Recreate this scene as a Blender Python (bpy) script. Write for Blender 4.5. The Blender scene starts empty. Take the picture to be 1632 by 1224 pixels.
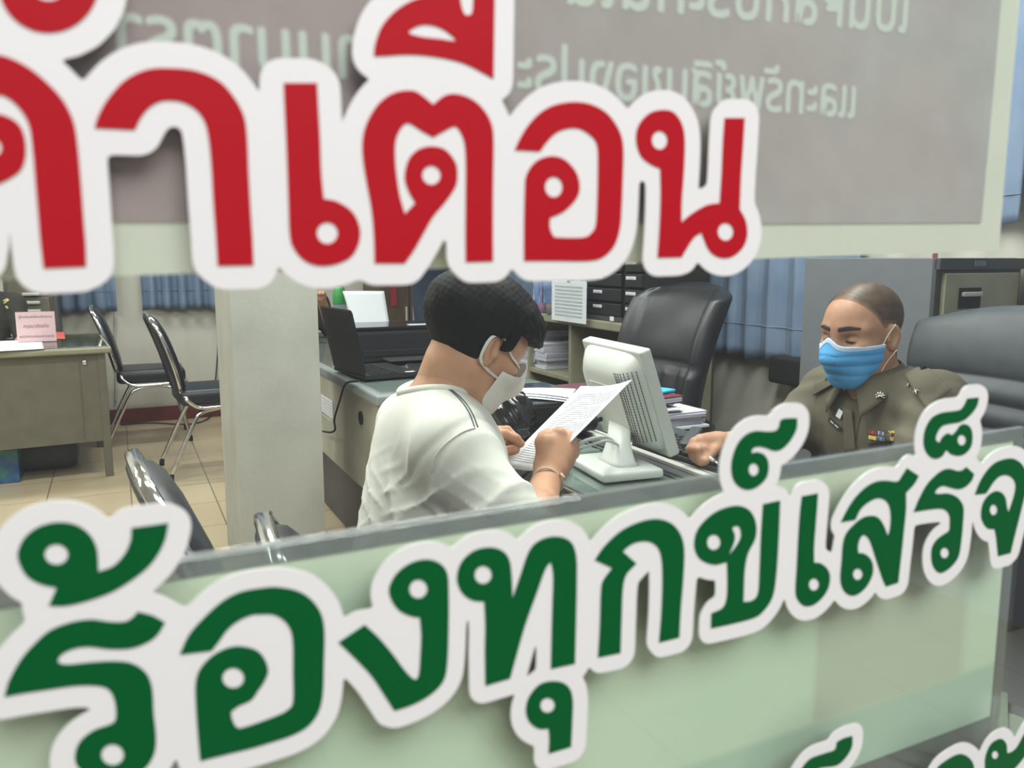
import bpy, bmesh, math, random
import numpy as np
from mathutils import Vector, Matrix, Euler
from mathutils.bvhtree import BVHTree

# ------------------------------------------------------------------ camera, world, lights, exposure
scene = bpy.context.scene
COL = scene.collection
CAM = Vector((0.0, 0.0, 1.25))
YAW, PITCH, FPX = math.radians(25.4), math.radians(8.7), 1320.0
cam_data = bpy.data.cameras.new('camera')
cam_data.sensor_width = 36.0
cam_data.lens = FPX / 1632.0 * 36.0
cam_data.clip_start = 0.02
cam_data.dof.use_dof = True
cam_data.dof.focus_distance = 1.9
cam_data.dof.aperture_fstop = 13.0
cam = bpy.data.objects.new('camera', cam_data)
COL.objects.link(cam)
cam.location = CAM
cam.rotation_euler = (math.radians(90) - PITCH, 0, -YAW)
scene.camera = cam
scene.view_settings.view_transform = 'Standard'
scene.view_settings.look = 'None'
scene.view_settings.gamma = 1.0
scene.view_settings.use_curve_mapping = False
scene.view_settings.exposure = -0.12

world = bpy.data.worlds.new('world')
scene.world = world
world.use_nodes = True
world.node_tree.nodes['Background'].inputs[0].default_value = (0.93, 0.96, 1.0, 1)
world.node_tree.nodes['Background'].inputs[1].default_value = 0.42

LAMP_POWER = 34.0
def area_lamp(name, loc, sx, sy, power, color):
    l = bpy.data.lights.new(name, 'AREA'); l.shape = 'RECTANGLE'; l.size = sx; l.size_y = sy
    l.energy = power; l.color = color
    o = bpy.data.objects.new(name, l); COL.objects.link(o); o.location = loc
    return o
LAMP_SPOTS = [(0.6, 1.5), (0.6, 3.6), (-1.6, 3.6), (0.6, 5.7), (-1.6, 5.7), (0.2, 2.6), (1.7, 2.0)]  # all out of view; the last one is added to brighten the right wall
for lx, ly in LAMP_SPOTS:
    area_lamp('ceiling_lamp_light', (lx, ly, 2.69), 1.2, 0.25, LAMP_POWER * (1.75 if lx < 0 else 1.0) * (1.5 if lx == 1.7 else 1.0), (0.97, 1.0, 0.96))
area_lamp('lobby_fill_light', (0.3, -1.1, 2.6), 1.6, 1.2, 50.0, (0.99, 0.99, 1.0)).rotation_euler = (math.radians(22), 0, 0)  # unseen lamp added on the camera side to light the lettering

# ------------------------------------------------------------------ pixel rays (photo pixel -> point of the place)
Fv = Vector((math.sin(YAW) * math.cos(PITCH), math.cos(YAW) * math.cos(PITCH), -math.sin(PITCH)))
Rv = Vector((math.cos(YAW), -math.sin(YAW), 0.0))
Uv = Rv.cross(Fv)
FH = Vector((math.sin(YAW), math.cos(YAW), 0.0))
def ray(px, py):
    return Fv + Rv * ((px - 816.0) / FPX) + Uv * ((612.0 - py) / FPX)
def at(px, py, d=None, x=None, y=None, z=None):
    r = ray(px, py)
    if d is not None: t = d / r.dot(FH)
    elif x is not None: t = (x - CAM.x) / r.x
    elif y is not None: t = (y - CAM.y) / r.y
    else: t = (z - CAM.z) / r.z
    return CAM + r * t

# ------------------------------------------------------------------ materials
def lin(c):
    out = []
    for v in c[:3]:
        v = v / 255.0
        out.append(v / 12.92 if v <= 0.04045 else ((v + 0.055) / 1.055) ** 2.4)
    return tuple(out) + (1.0,)
def mat(name, c, rough=0.6, metal=0.0, c2=None, scale=20.0, bump=0.0, bscale=120.0, spec=0.5, alpha=1.0,
        transl=0.0, coat=0.0, sheen=0.0, detail=4.0, lo=0.35, hi=0.65, stretch=None, sss=0.0):
    m = bpy.data.materials.new(name); m.use_nodes = True
    nt = m.node_tree; b = nt.nodes['Principled BSDF']
    b.inputs['Base Color'].default_value = lin(c)
    b.inputs['Roughness'].default_value = rough
    b.inputs['Metallic'].default_value = metal
    b.inputs['Specular IOR Level'].default_value = spec
    b.inputs['Coat Weight'].default_value = coat
    b.inputs['Sheen Weight'].default_value = sheen
    b.inputs['Alpha'].default_value = alpha
    if sss: 
        b.inputs['Subsurface Weight'].default_value = sss
        b.inputs['Subsurface Radius'].default_value = (0.012, 0.004, 0.002)
        b.inputs['Subsurface Scale'].default_value = 1.0
    tc = nt.nodes.new('ShaderNodeTexCoord')
    src = tc.outputs['Object']
    if stretch:
        mp = nt.nodes.new('ShaderNodeMapping'); mp.inputs['Scale'].default_value = stretch
        nt.links.new(src, mp.inputs[0]); src = mp.outputs[0]
    if c2 is not None:
        n = nt.nodes.new('ShaderNodeTexNoise'); n.inputs['Scale'].default_value = scale; n.inputs['Detail'].default_value = detail
        r = nt.nodes.new('ShaderNodeValToRGB')
        r.color_ramp.elements[0].position = lo; r.color_ramp.elements[1].position = hi
        r.color_ramp.elements[0].color = lin(c); r.color_ramp.elements[1].color = lin(c2)
        nt.links.new(src, n.inputs['Vector']); nt.links.new(n.outputs[0], r.inputs[0])
        nt.links.new(r.outputs[0], b.inputs['Base Color'])
    if bump:
        n = nt.nodes.new('ShaderNodeTexNoise'); n.inputs['Scale'].default_value = bscale; n.inputs['Detail'].default_value = 5
        bp = nt.nodes.new('ShaderNodeBump'); bp.inputs['Strength'].default_value = bump; bp.inputs['Distance'].default_value = 0.002
        nt.links.new(src, n.inputs['Vector']); nt.links.new(n.outputs[0], bp.inputs['Height']); nt.links.new(bp.outputs[0], b.inputs['Normal'])
    if transl:
        out = nt.nodes['Material Output']
        tl = nt.nodes.new('ShaderNodeBsdfTranslucent'); mx = nt.nodes.new('ShaderNodeMixShader')
        mx.inputs[0].default_value = transl
        tl.inputs[0].default_value = lin(c)
        if c2 is not None: nt.links.new(r.outputs[0], tl.inputs[0])
        nt.links.new(b.outputs[0], mx.inputs[1]); nt.links.new(tl.outputs[0], mx.inputs[2]); nt.links.new(mx.outputs[0], out.inputs[0])
    return m
def glass_mat(name, tint, haze=0.0, hazecol=(200, 205, 205), ior=1.45, rough=0.02):
    m = bpy.data.materials.new(name); m.use_nodes = True
    nt = m.node_tree; nt.nodes.clear()
    out = nt.nodes.new('ShaderNodeOutputMaterial')
    tr = nt.nodes.new('ShaderNodeBsdfTransparent'); tr.inputs[0].default_value = lin(tint)
    gl = nt.nodes.new('ShaderNodeBsdfGlossy'); gl.inputs['Roughness'].default_value = rough
    lw = nt.nodes.new('ShaderNodeLayerWeight'); lw.inputs[0].default_value = 0.5
    pw = nt.nodes.new('ShaderNodeMath'); pw.operation = 'POWER'; pw.inputs[1].default_value = 5.0
    fr = nt.nodes.new('ShaderNodeMath'); fr.operation = 'MULTIPLY_ADD'; fr.inputs[1].default_value = 0.9; fr.inputs[2].default_value = ((ior - 1) / (ior + 1)) ** 2
    nt.links.new(lw.outputs['Facing'], pw.inputs[0]); nt.links.new(pw.outputs[0], fr.inputs[0])
    mx = nt.nodes.new('ShaderNodeMixShader')
    nt.links.new(fr.outputs[0], mx.inputs[0]); nt.links.new(tr.outputs[0], mx.inputs[1]); nt.links.new(gl.outputs[0], mx.inputs[2])
    res = mx
    if haze:
        df = nt.nodes.new('ShaderNodeBsdfDiffuse'); df.inputs[0].default_value = lin(hazecol)
        m2 = nt.nodes.new('ShaderNodeMixShader'); m2.inputs[0].default_value = haze
        nt.links.new(mx.outputs[0], m2.inputs[1]); nt.links.new(df.outputs[0], m2.inputs[2]); res = m2
    nt.links.new(res.outputs[0], out.inputs[0])
    return m
def emit_mat(name, c, s):
    m = bpy.data.materials.new(name); m.use_nodes = True
    b = m.node_tree.nodes['Principled BSDF']
    b.inputs['Emission Color'].default_value = lin(c); b.inputs['Emission Strength'].default_value = s
    b.inputs['Base Color'].default_value = lin(c)
    return m

M = {}
M['white_vinyl'] = mat('white_vinyl', (232, 231, 229), 0.45)
M['red_vinyl'] = mat('red_vinyl', (178, 22, 34), 0.5, spec=0.15)
M['green_vinyl'] = mat('green_vinyl', (0, 88, 42), 0.5, spec=0.15)
M['wall'] = mat('painted_plaster', (196, 193, 183), 0.85, c2=(178, 174, 163), scale=2.2, bump=0.15, bscale=60, stretch=(1.0, 1.0, 0.35))
M['pillar'] = mat('grey_painted_concrete', (152, 152, 144), 0.8, c2=(164, 164, 156), scale=4, bump=0.35, bscale=70)
M['ceiling'] = mat('white_ceiling', (225, 225, 222), 0.9, c2=(215, 215, 212), scale=5)
M['baseboard'] = mat('dark_red_paint', (112, 44, 42), 0.55, c2=(88, 34, 34), scale=9)
M['steel_olive'] = mat('olive_grey_steel', (102, 97, 84), 0.5, c2=(95, 90, 77), scale=14, bump=0.03, bscale=90)
M['steel_beige'] = mat('beige_steel', (142, 138, 116), 0.5, c2=(134, 130, 108), scale=12)
M['steel_grey'] = mat('grey_steel', (102, 105, 109), 0.45, c2=(97, 100, 104), scale=12)
M['steel_light'] = mat('light_grey_steel', (178, 178, 172), 0.5, c2=(168, 167, 158), scale=7)
M['steel_dark'] = mat('dark_grey_steel', (66, 68, 70), 0.5, c2=(58, 60, 62), scale=9)
M['chrome'] = mat('chrome', (225, 225, 228), 0.12, 1.0, c2=(200, 200, 205), scale=30)
M['black_vinyl'] = mat('black_vinyl', (30, 32, 42), 0.38, c2=(24, 26, 33), scale=20, bump=0.05, bscale=120)
M['black_leather'] = mat('black_leather', (34, 35, 38), 0.40, c2=(27, 28, 31), scale=24, bump=0.12, bscale=55)
M['grey_leather'] = mat('grey_leather', (58, 62, 66), 0.5, c2=(50, 54, 58), scale=24, bump=0.1, bscale=60)
M['black_plastic'] = mat('black_plastic', (30, 31, 33), 0.4, c2=(25, 26, 28), scale=60)
M['matt_black'] = mat('matt_black', (20, 20, 21), 0.85, c2=(16, 16, 17), scale=60)
M['glossy_black'] = mat('glossy_black', (24, 25, 27), 0.15, c2=(20, 21, 23), scale=60)
M['white_plastic'] = mat('off_white_plastic', (192, 195, 190), 0.42, c2=(186, 189, 183), scale=9)
M['paper'] = mat('white_paper', (238, 240, 243), 0.75, c2=(232, 234, 238), scale=6, transl=0.25)
M['paper_edge'] = mat('paper_stack', (196, 195, 203), 0.8, c2=(150, 148, 165), scale=3, stretch=(1, 1, 130), lo=0.42, hi=0.6)
M['ink'] = mat('grey_ink', (160, 163, 172), 0.8, c2=(176, 179, 186), scale=60)
M['curtain'] = mat('blue_grey_curtain', (126, 143, 168), 0.85, c2=(108, 127, 154), scale=5, bump=0.2, bscale=160, transl=0.2)
M['tile_line'] = mat('dark_line', (60, 55, 45), 0.8)
M['glass'] = glass_mat('clear_glass', (252, 254, 253))
M['desk_glass'] = glass_mat('desk_glass', (238, 242, 240), ior=1.5, rough=0.03)
M['acrylic'] = glass_mat('scuffed_acrylic', (200, 204, 204), haze=0.38, hazecol=(176, 180, 178), rough=0.1)
M['clear_acrylic'] = glass_mat('clear_acrylic', (254, 255, 254))
M['lamp'] = emit_mat('lamp_tube', (240, 255, 245), 6.0)

# floor tiles
def floor_mat():
    m = bpy.data.materials.new('beige_floor_tiles'); m.use_nodes = True
    nt = m.node_tree; b = nt.nodes['Principled BSDF']
    tc = nt.nodes.new('ShaderNodeTexCoord')
    br = nt.nodes.new('ShaderNodeTexBrick'); br.offset = 0.0; br.squash = 1.0
    br.inputs['Scale'].default_value = 1.0; br.inputs['Brick Width'].default_value = 0.4; br.inputs['Row Height'].default_value = 0.4
    br.inputs['Mortar Size'].default_value = 0.004; br.inputs['Mortar Smooth'].default_value = 0.3
    br.inputs['Color1'].default_value = lin((196, 178, 148)); br.inputs['Color2'].default_value = lin((190, 171, 141))
    br.inputs['Mortar'].default_value = lin((128, 112, 90))
    nt.links.new(tc.outputs['Object'], br.inputs['Vector'])
    n = nt.nodes.new('ShaderNodeTexNoise'); n.inputs['Scale'].default_value = 1.3; n.inputs['Detail'].default_value = 6
    nt.links.new(tc.outputs['Object'], n.inputs['Vector'])
    mx = nt.nodes.new('ShaderNodeMix'); mx.data_type = 'RGBA'; mx.blend_type = 'MULTIPLY'; mx.inputs[0].default_value = 0.35
    nt.links.new(br.outputs[0], mx.inputs[6]); nt.links.new(n.outputs[0], mx.inputs[7])
    nt.links.new(mx.outputs[2], b.inputs['Base Color'])
    b.inputs['Roughness'].default_value = 0.28
    return m
M['floor'] = floor_mat()

def notice_mat():
    m = mat('mottled_notice_print', (204, 192, 188), 0.6, c2=(200, 203, 198), scale=9, detail=3.0, lo=0.3, hi=0.7, transl=0.25)
    nt = m.node_tree; b = nt.nodes['Principled BSDF']
    r = [n for n in nt.nodes if n.type == 'VALTORGB'][0]
    tc = [n for n in nt.nodes if n.type == 'TEX_COORD'][0]
    n = nt.nodes.new('ShaderNodeTexNoise'); n.inputs['Scale'].default_value = 60; n.inputs['Detail'].default_value = 5
    nt.links.new(tc.outputs['Object'], n.inputs['Vector'])
    r2 = nt.nodes.new('ShaderNodeValToRGB'); r2.color_ramp.elements[0].position = 0.3; r2.color_ramp.elements[1].position = 0.7
    r2.color_ramp.elements[0].color = (0.9, 0.9, 0.9, 1); r2.color_ramp.elements[1].color = (1, 1, 1, 1)
    nt.links.new(n.outputs[0], r2.inputs[0])
    sx = nt.nodes.new('ShaderNodeSeparateXYZ'); nt.links.new(tc.outputs['Object'], sx.inputs[0])
    mr = nt.nodes.new('ShaderNodeMapRange'); mr.inputs[1].default_value = 0.02; mr.inputs[2].default_value = 0.30
    nt.links.new(sx.outputs[0], mr.inputs[0])
    mixg = nt.nodes.new('ShaderNodeMix'); mixg.data_type = 'RGBA'
    mixg.inputs[6].default_value = lin((190, 170, 168)); nt.links.new(mr.outputs[0], mixg.inputs[0]); nt.links.new(r.outputs[0], mixg.inputs[7])
    mul = nt.nodes.new('ShaderNodeMix'); mul.data_type = 'RGBA'; mul.blend_type = 'MULTIPLY'; mul.inputs[0].default_value = 1.0
    nt.links.new(mixg.outputs[2], mul.inputs[6]); nt.links.new(r2.outputs[0], mul.inputs[7])
    nt.links.new(mul.outputs[2], b.inputs['Base Color'])
    return m
M['notice'] = notice_mat()
M['notice_border'] = mat('pale_notice_border', (226, 228, 214), 0.6, c2=(222, 224, 210), scale=20, transl=0.25)
M['notice_ink'] = mat('pale_notice_lettering', (202, 208, 196), 0.6)

# ------------------------------------------------------------------ object helpers
def tag(o, label=None, cat=None, group=None, kind=None):
    if label: o['label'] = label
    if cat: o['category'] = cat
    if group: o['group'] = group
    if kind: o['kind'] = kind
    return o
def thing(name, label, cat, loc=(0, 0, 0), group=None, rz=0.0):
    o = bpy.data.objects.new(name, None); COL.objects.link(o)
    o.location = loc; o.rotation_euler = (0, 0, rz); o.empty_display_size = 0.1
    return tag(o, label, cat, group)
def add(name, me, m, parent=None, smooth=False):
    """link a mesh; coordinates of a root's children are world ones unless the root is built at the origin"""
    o = bpy.data.objects.new(name, me); COL.objects.link(o)
    if m is not None and not me.materials: me.materials.append(m)
    if smooth:
        me.polygons.foreach_set('use_smooth', [True] * len(me.polygons))
    if parent is not None:
        o.parent = parent
        if parent.type == 'EMPTY':
            o.matrix_parent_inverse = (Matrix.Translation(parent.location) @ parent.rotation_euler.to_matrix().to_4x4()).inverted()
    return o
def pyd(name, v, f):
    me = bpy.data.meshes.new(name); me.from_pydata([tuple(p) for p in v], [], f); me.update(); return me
def bm_mesh(name, bm):
    me = bpy.data.meshes.new(name); bm.to_mesh(me); bm.free(); me.update(); return me
def box_into(bm, c, s, rot=None, bev=0.0, seg=2):
    """box with centre c, full size s, optional 3x3/4x4 rotation"""
    r = bmesh.ops.create_cube(bm, size=1.0)
    vs = r['verts']
    bmesh.ops.scale(bm, vec=Vector(s), verts=vs)
    if bev > 0:
        es = list({e for v in vs for e in v.link_edges})
        g = bmesh.ops.bevel(bm, geom=es + vs, offset=min(bev, min(s) * 0.49), segments=seg, affect='EDGES', profile=0.6)
        vs = list({v for f in g['faces'] for v in f.verts} | {v for v in vs if v.is_valid})
    mtx = Matrix.Translation(Vector(c)) @ ((rot.to_4x4()) if rot is not None else Matrix.Identity(4))
    bmesh.ops.transform(bm, matrix=mtx, verts=vs)
    return vs
def box(name, c, s, m, parent=None, rot=None, bev=0.004, seg=2, smooth=False):
    bm = bmesh.new(); box_into(bm, c, s, rot, bev, seg)
    return add(name, bm_mesh(name, bm), m, parent, smooth)
def boxes(name, lst, m, parent=None, bev=0.003, rot=None):
    bm = bmesh.new()
    for it in lst: box_into(bm, it[0], it[1], it[2] if len(it) > 2 else rot, bev)
    return add(name, bm_mesh(name, bm), m, parent)
def ext(lo, hi):
    lo, hi = Vector(lo), Vector(hi); return (lo + hi) / 2, hi - lo
def rotz(a): return Matrix.Rotation(a, 3, 'Z')
def catmull(pts, n=8, closed=False):
    P = [Vector(p) for p in pts]; out = []; N = len(P)
    rng = range(N if closed else N - 1)
    for i in rng:
        p0 = P[(i - 1) % N] if (closed or i > 0) else P[0] * 2 - P[1]
        p1, p2 = P[i], P[(i + 1) % N]
        p3 = P[(i + 2) % N] if (closed or i + 2 < N) else P[-1] * 2 - P[-2]
        for k in range(n):
            t = k / n
            out.append(0.5 * ((2 * p1) + (p2 - p0) * t + (2 * p0 - 5 * p1 + 4 * p2 - p3) * t * t + (3 * p1 - p0 - 3 * p2 + p3) * t ** 3))
    if not closed: out.append(P[-1].copy())
    return out
def tube_data(path, r, seg=10, closed=False, flat=1.0, up=None):
    """sweep; r float or list; flat squashes the section along its second axis"""
    P = [Vector(p) for p in path]; N = len(P)
    R = r if isinstance(r, (list, tuple)) else [r] * N
    v, f = [], []
    n0 = None
    for i in range(N):
        a = P[(i - 1) % N] if (closed or i > 0) else P[i]; b = P[(i + 1) % N] if (closed or i < N - 1) else P[i]
        t = (b - a).normalized() if (b - a).length > 1e-9 else Vector((0, 0, 1))
        if n0 is None:
            ref = Vector(up) if up is not None else (Vector((0, 0, 1)) if abs(t.z) < 0.9 else Vector((1, 0, 0)))
            n0 = (ref - t * ref.dot(t)).normalized()
        else:
            n0 = (n0 - t * n0.dot(t)); n0 = n0.normalized() if n0.length > 1e-6 else Vector((1, 0, 0))
        b0 = t.cross(n0)
        for k in range(seg):
            a_ = 2 * math.pi * k / seg
            v.append(P[i] + n0 * (math.cos(a_) * R[i]) + b0 * (math.sin(a_) * R[i] * flat))
    M_ = N if closed else N - 1
    for i in range(M_):
        for k in range(seg):
            a = i * seg + k; b = i * seg + (k + 1) % seg; c = ((i + 1) % N) * seg + (k + 1) % seg; d = ((i + 1) % N) * seg + k
            f.append((a, b, c, d))
    if not closed:
        f.append(tuple(range(seg - 1, -1, -1))); f.append(tuple(range((N - 1) * seg, N * seg)))
    return v, f
def tube(name, path, r, m, parent=None, seg=10, closed=False, flat=1.0, up=None):
    v, f = tube_data(path, r, seg, closed, flat, up)
    return add(name, pyd(name, v, f), m, parent, True)
def tubes(name, lst, m, parent=None, seg=10):
    V, F = [], []
    for path, r in lst:
        v, f = tube_data(path, r, seg); o = len(V); V += v; F += [tuple(i + o for i in q) for q in f]
    return add(name, pyd(name, V, F), m, parent, True)
def lathe(name, prof, c, m, parent=None, seg=28, axis=None):
    """prof: (radius, height) list"""
    v, f = [], []
    for r, h in prof:
        for k in range(seg):
            a = 2 * math.pi * k / seg; v.append(Vector((r * math.cos(a), r * math.sin(a), h)))
    n = len(prof)
    for i in range(n - 1):
        for k in range(seg):
            f.append((i * seg + k, i * seg + (k + 1) % seg, (i + 1) * seg + (k + 1) % seg, (i + 1) * seg + k))
    f.append(tuple(range(seg - 1, -1, -1))); f.append(tuple(range((n - 1) * seg, n * seg)))
    q = Vector((0, 0, 1)).rotation_difference(Vector(axis)) if axis is not None else None
    v = [(q @ p if q else p) + Vector(c) for p in v]
    return add(name, pyd(name, v, f), m, parent, True)
def struct(o): o['kind'] = 'structure'; return o
def copy_tree(o, parent=None):
    c = o.copy(); COL.objects.link(c)
    if parent is not None: c.parent = parent; c.matrix_parent_inverse = o.matrix_parent_inverse.copy()
    for ch in list(o.children): copy_tree(ch, c)
    return c

# ------------------------------------------------------------------ the room
X0, X1, Y0, Y1, ZC = -3.2, 2.62, 0.272, 6.86, 2.8
def slab(name, lo, hi, m): c, s = ext(lo, hi); return struct(box(name, c, s, m, bev=0))
slab('floor', (X0 - .1, -2.2, -.1), (X1 + .1, Y1 + .1, 0), M['floor'])
slab('ceiling', (X0 - .1, Y0 - .06, ZC), (X1 + .1, Y1 + .1, ZC + .1), M['ceiling'])
slab('wall_back', (X0 - .1, Y1, 0), (X1 + .1, Y1 + .1, ZC), M['wall'])
slab('wall_left', (X0 - .1, Y0 + .1, 0), (X0, Y1, ZC), M['wall'])
slab('wall_right', (X1, Y0 - .06, 0), (X1 + .1, Y1, ZC), M['wall'])
slab('wall_front', (X0 - .1, Y0 - .06, 0), (X1, Y0 + .06, 0.86), M['wall'])
slab('baseboard_back', (X0, Y1 - .02, 0), (X1, Y1, 0.11), M['baseboard'])
slab('baseboard_right', (X1 - .02, Y0 + .1, 0), (X1, Y1 - .02, 0.11), M['baseboard'])
slab('trim_1', (X0 - .1, Y0 - .05, 2.25), (X1, Y0 + .05, ZC), M['wall'])
slab('trim_2', (X0, Y0 - .04, .86), (X1, Y0 + .04, .885), M['steel_light'])
slab('window_1', (X0, Y0 - .003, .885), (X1, Y0 + .003, 2.25), M['glass'])

# square pillar
pc = at(373, 600, d=3.02); pr = at(510, 600, y=pc.y); pl = at(349, 600, x=pc.x)
slab('pillar', (pc.x, pc.y, 0), (pr.x, pl.y, ZC), M['pillar'])

# ceiling lamps
for lx, ly in LAMP_SPOTS:
    t = thing('ceiling_lamp', 'unseen white ceiling light fitting with two tubes over the office', 'ceiling lamp', (lx, ly, ZC), 'ceiling lamps')
    box('housing', (lx, ly, ZC - .03), (1.26, .3, .06), M['white_plastic'], t)
    for s in (-1, 1): tube('lamp_tube', [(lx - .58, ly + s * .07, ZC - .075), (lx + .58, ly + s * .07, ZC - .075)], .013, M['lamp'], t)

# curtains: pleated cloth hanging on a rod
def curtain(a, b, ztop, zbot, label, amp=0.022, pitch=0.11, seed=0, flare=0.6):
    rnd = random.Random(seed)
    a, b = Vector(a), Vector(b); L = (b - a).length; u = (b - a) / L; n = Vector((-u.y, u.x, 0))
    nx = max(8, int(L / 0.008)); nz = 26
    ph = [rnd.uniform(0, 6.28) for _ in range(6)]
    v, f = [], []
    for j in range(nz + 1):
        w = j / nz; z = ztop + (zbot - ztop) * w
        for i in range(nx + 1):
            s = i / nx * L
            fold = math.sin(2 * math.pi * s / pitch + 0.9 * math.sin(s * 5 + ph[0]) + 0.3 * w * math.sin(s * 13 + ph[1]))
            d = amp * (0.55 + flare * w) * (fold + 0.35 * math.sin(2 * fold + ph[2]) + 0.25 * math.sin(s * 41 + ph[3] + 3 * w))
            p = a + u * s + n * d
            v.append((p.x, p.y, z + (0.006 * math.sin(s * 23 + ph[4]) if j == nz else 0)))
    for j in range(nz):
        for i in range(nx):
            q = j * (nx + 1) + i; f.append((q, q + 1, q + nx + 2, q + nx + 1))
    t = thing('curtain', label, 'curtain', ((a.x + b.x) / 2, (a.y + b.y) / 2, zbot))
    o = add('cloth', pyd('cloth', v, f), M['curtain'], t, True)
    md = o.modifiers.new('thick', 'SOLIDIFY'); md.thickness = 0.0025
    hem = [Vector(v[nz * (nx + 1) - 3 * (nx + 1) + i]) + n * -0.004 for i in range(0, nx + 1, 2)]
    tube('hem', hem, 0.0022, M['curtain'], t, 6)
    tube('rod', [a - u * .015 + Vector((0, 0, ztop + .01)), b + u * .015 + Vector((0, 0, ztop + .01))], 0.011, M['steel_light'], t, 10)
    for e in (a, b):
        w_ = Vector((e.x, Y1, 0)) if abs(a.y - b.y) < .01 else Vector((X1, e.y, 0)); c_ = (w_ + e) / 2
        box('rod_bracket', (c_.x, c_.y, ztop + .01), (max(.02, abs(w_.x - e.x)), max(.02, abs(w_.y - e.y)), .02), M['steel_light'], t)
    return t
ylb = Y1 - 0.07
cz = at(120, 497, y=ylb).z
a1 = at(100, 480, y=ylb).x; b1 = at(193, 480, y=ylb).x; a2 = at(219, 480, y=ylb).x; b2 = at(346, 480, y=ylb).x
curtain((a1 - .05, ylb, 0), (b1 - .03, ylb, 0), 2.1, cz, 'blue-grey pleated curtain behind the steel desk, beside the filing cabinet', seed=1)
curtain((a2 + .03, ylb, 0), (b2 + .25, ylb, 0), 2.1, cz, 'blue-grey pleated curtain between the bare wall strip and the pillar', seed=2)
curtain((X1 - .05, 6.5, 0), (X1 - .05, 4.1, 0), 2.1, .8, 'blue-grey pleated curtain behind the black drawer towers', seed=3, pitch=.14)
curtain((X1 - .05, 3.92, 0), (X1 - .05, 2.3, 0), 2.1, .80, 'blue-grey pleated curtain between the leather chair and the grey cabinet side', seed=4, pitch=.15, amp=.022)
curtain((X1 - .05, 1.65, 0), (X1 - .05, .45, 0), 2.1, .80, 'blue-grey pleated curtain right of the filing cabinet', seed=5, pitch=.15)
curtain((X1 - .05, 2.25, 0), (X1 - .05, 1.70, 0), 2.1, 1.36, 'short blue-grey curtain hanging just above the top of the filing cabinet', seed=6, pitch=.15)
# ------------------------------------------------------------------ lettering stuck on the glass
YG = Y0 - 0.003
def gp(px, py, y): p = at(px, py, y=y); return (p.x, p.z)
def smooth_poly(pts, n=5):
    """pts: (x, y) or (x, y, 'c') for a sharp corner"""
    N = len(pts); out = []
    P = [Vector((p[0], p[1])) for p in pts]; C = [len(p) > 2 for p in pts]
    for i in range(N):
        j = (i + 1) % N; p1, p2 = P[i], P[j]
        p0 = P[i - 1] if not C[i] else p1 * 2 - p2
        p3 = P[(j + 1) % N] if not C[j] else p2 * 2 - p1
        for k in range(n):
            t = k / n
            q = 0.5 * ((2 * p1) + (p2 - p0) * t + (2 * p0 - 5 * p1 + 4 * p2 - p3) * t * t + (3 * p1 - p0 - 3 * p2 + p3) * t ** 3)
            out.append((q.x, q.y))
    return out
def ell_poly(c, rx, ry, n=28): return [(c[0] + rx * math.cos(2 * math.pi * k / n), c[1] + ry * math.sin(2 * math.pi * k / n)) for k in range(n)]
def flat_mesh(name, loops, y, thick):
    """fill closed (x, z) loops (inner ones are holes); front face at y - thick"""
    cu = bpy.data.curves.new(name, 'CURVE'); cu.dimensions = '2D'; cu.fill_mode = 'BOTH'; cu.extrude = thick / 2
    for lp in loops:
        s = cu.splines.new('POLY'); s.points.add(len(lp) - 1)
        for i, (x, z) in enumerate(lp): s.points[i].co = (x, z, 0, 1)
        s.use_cyclic_u = True
    o = bpy.data.objects.new('tmp', cu); COL.objects.link(o)
    dg = bpy.context.evaluated_depsgraph_get()
    me = bpy.data.meshes.new_from_object(o.evaluated_get(dg))
    bpy.data.objects.remove(o); bpy.data.curves.remove(cu)
    me.name = name; me.materials.clear()
    me.transform(Matrix(((1, 0, 0, 0), (0, 0, -1, y - thick / 2), (0, 1, 0, 0), (0, 0, 0, 1))))
    return me
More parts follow.
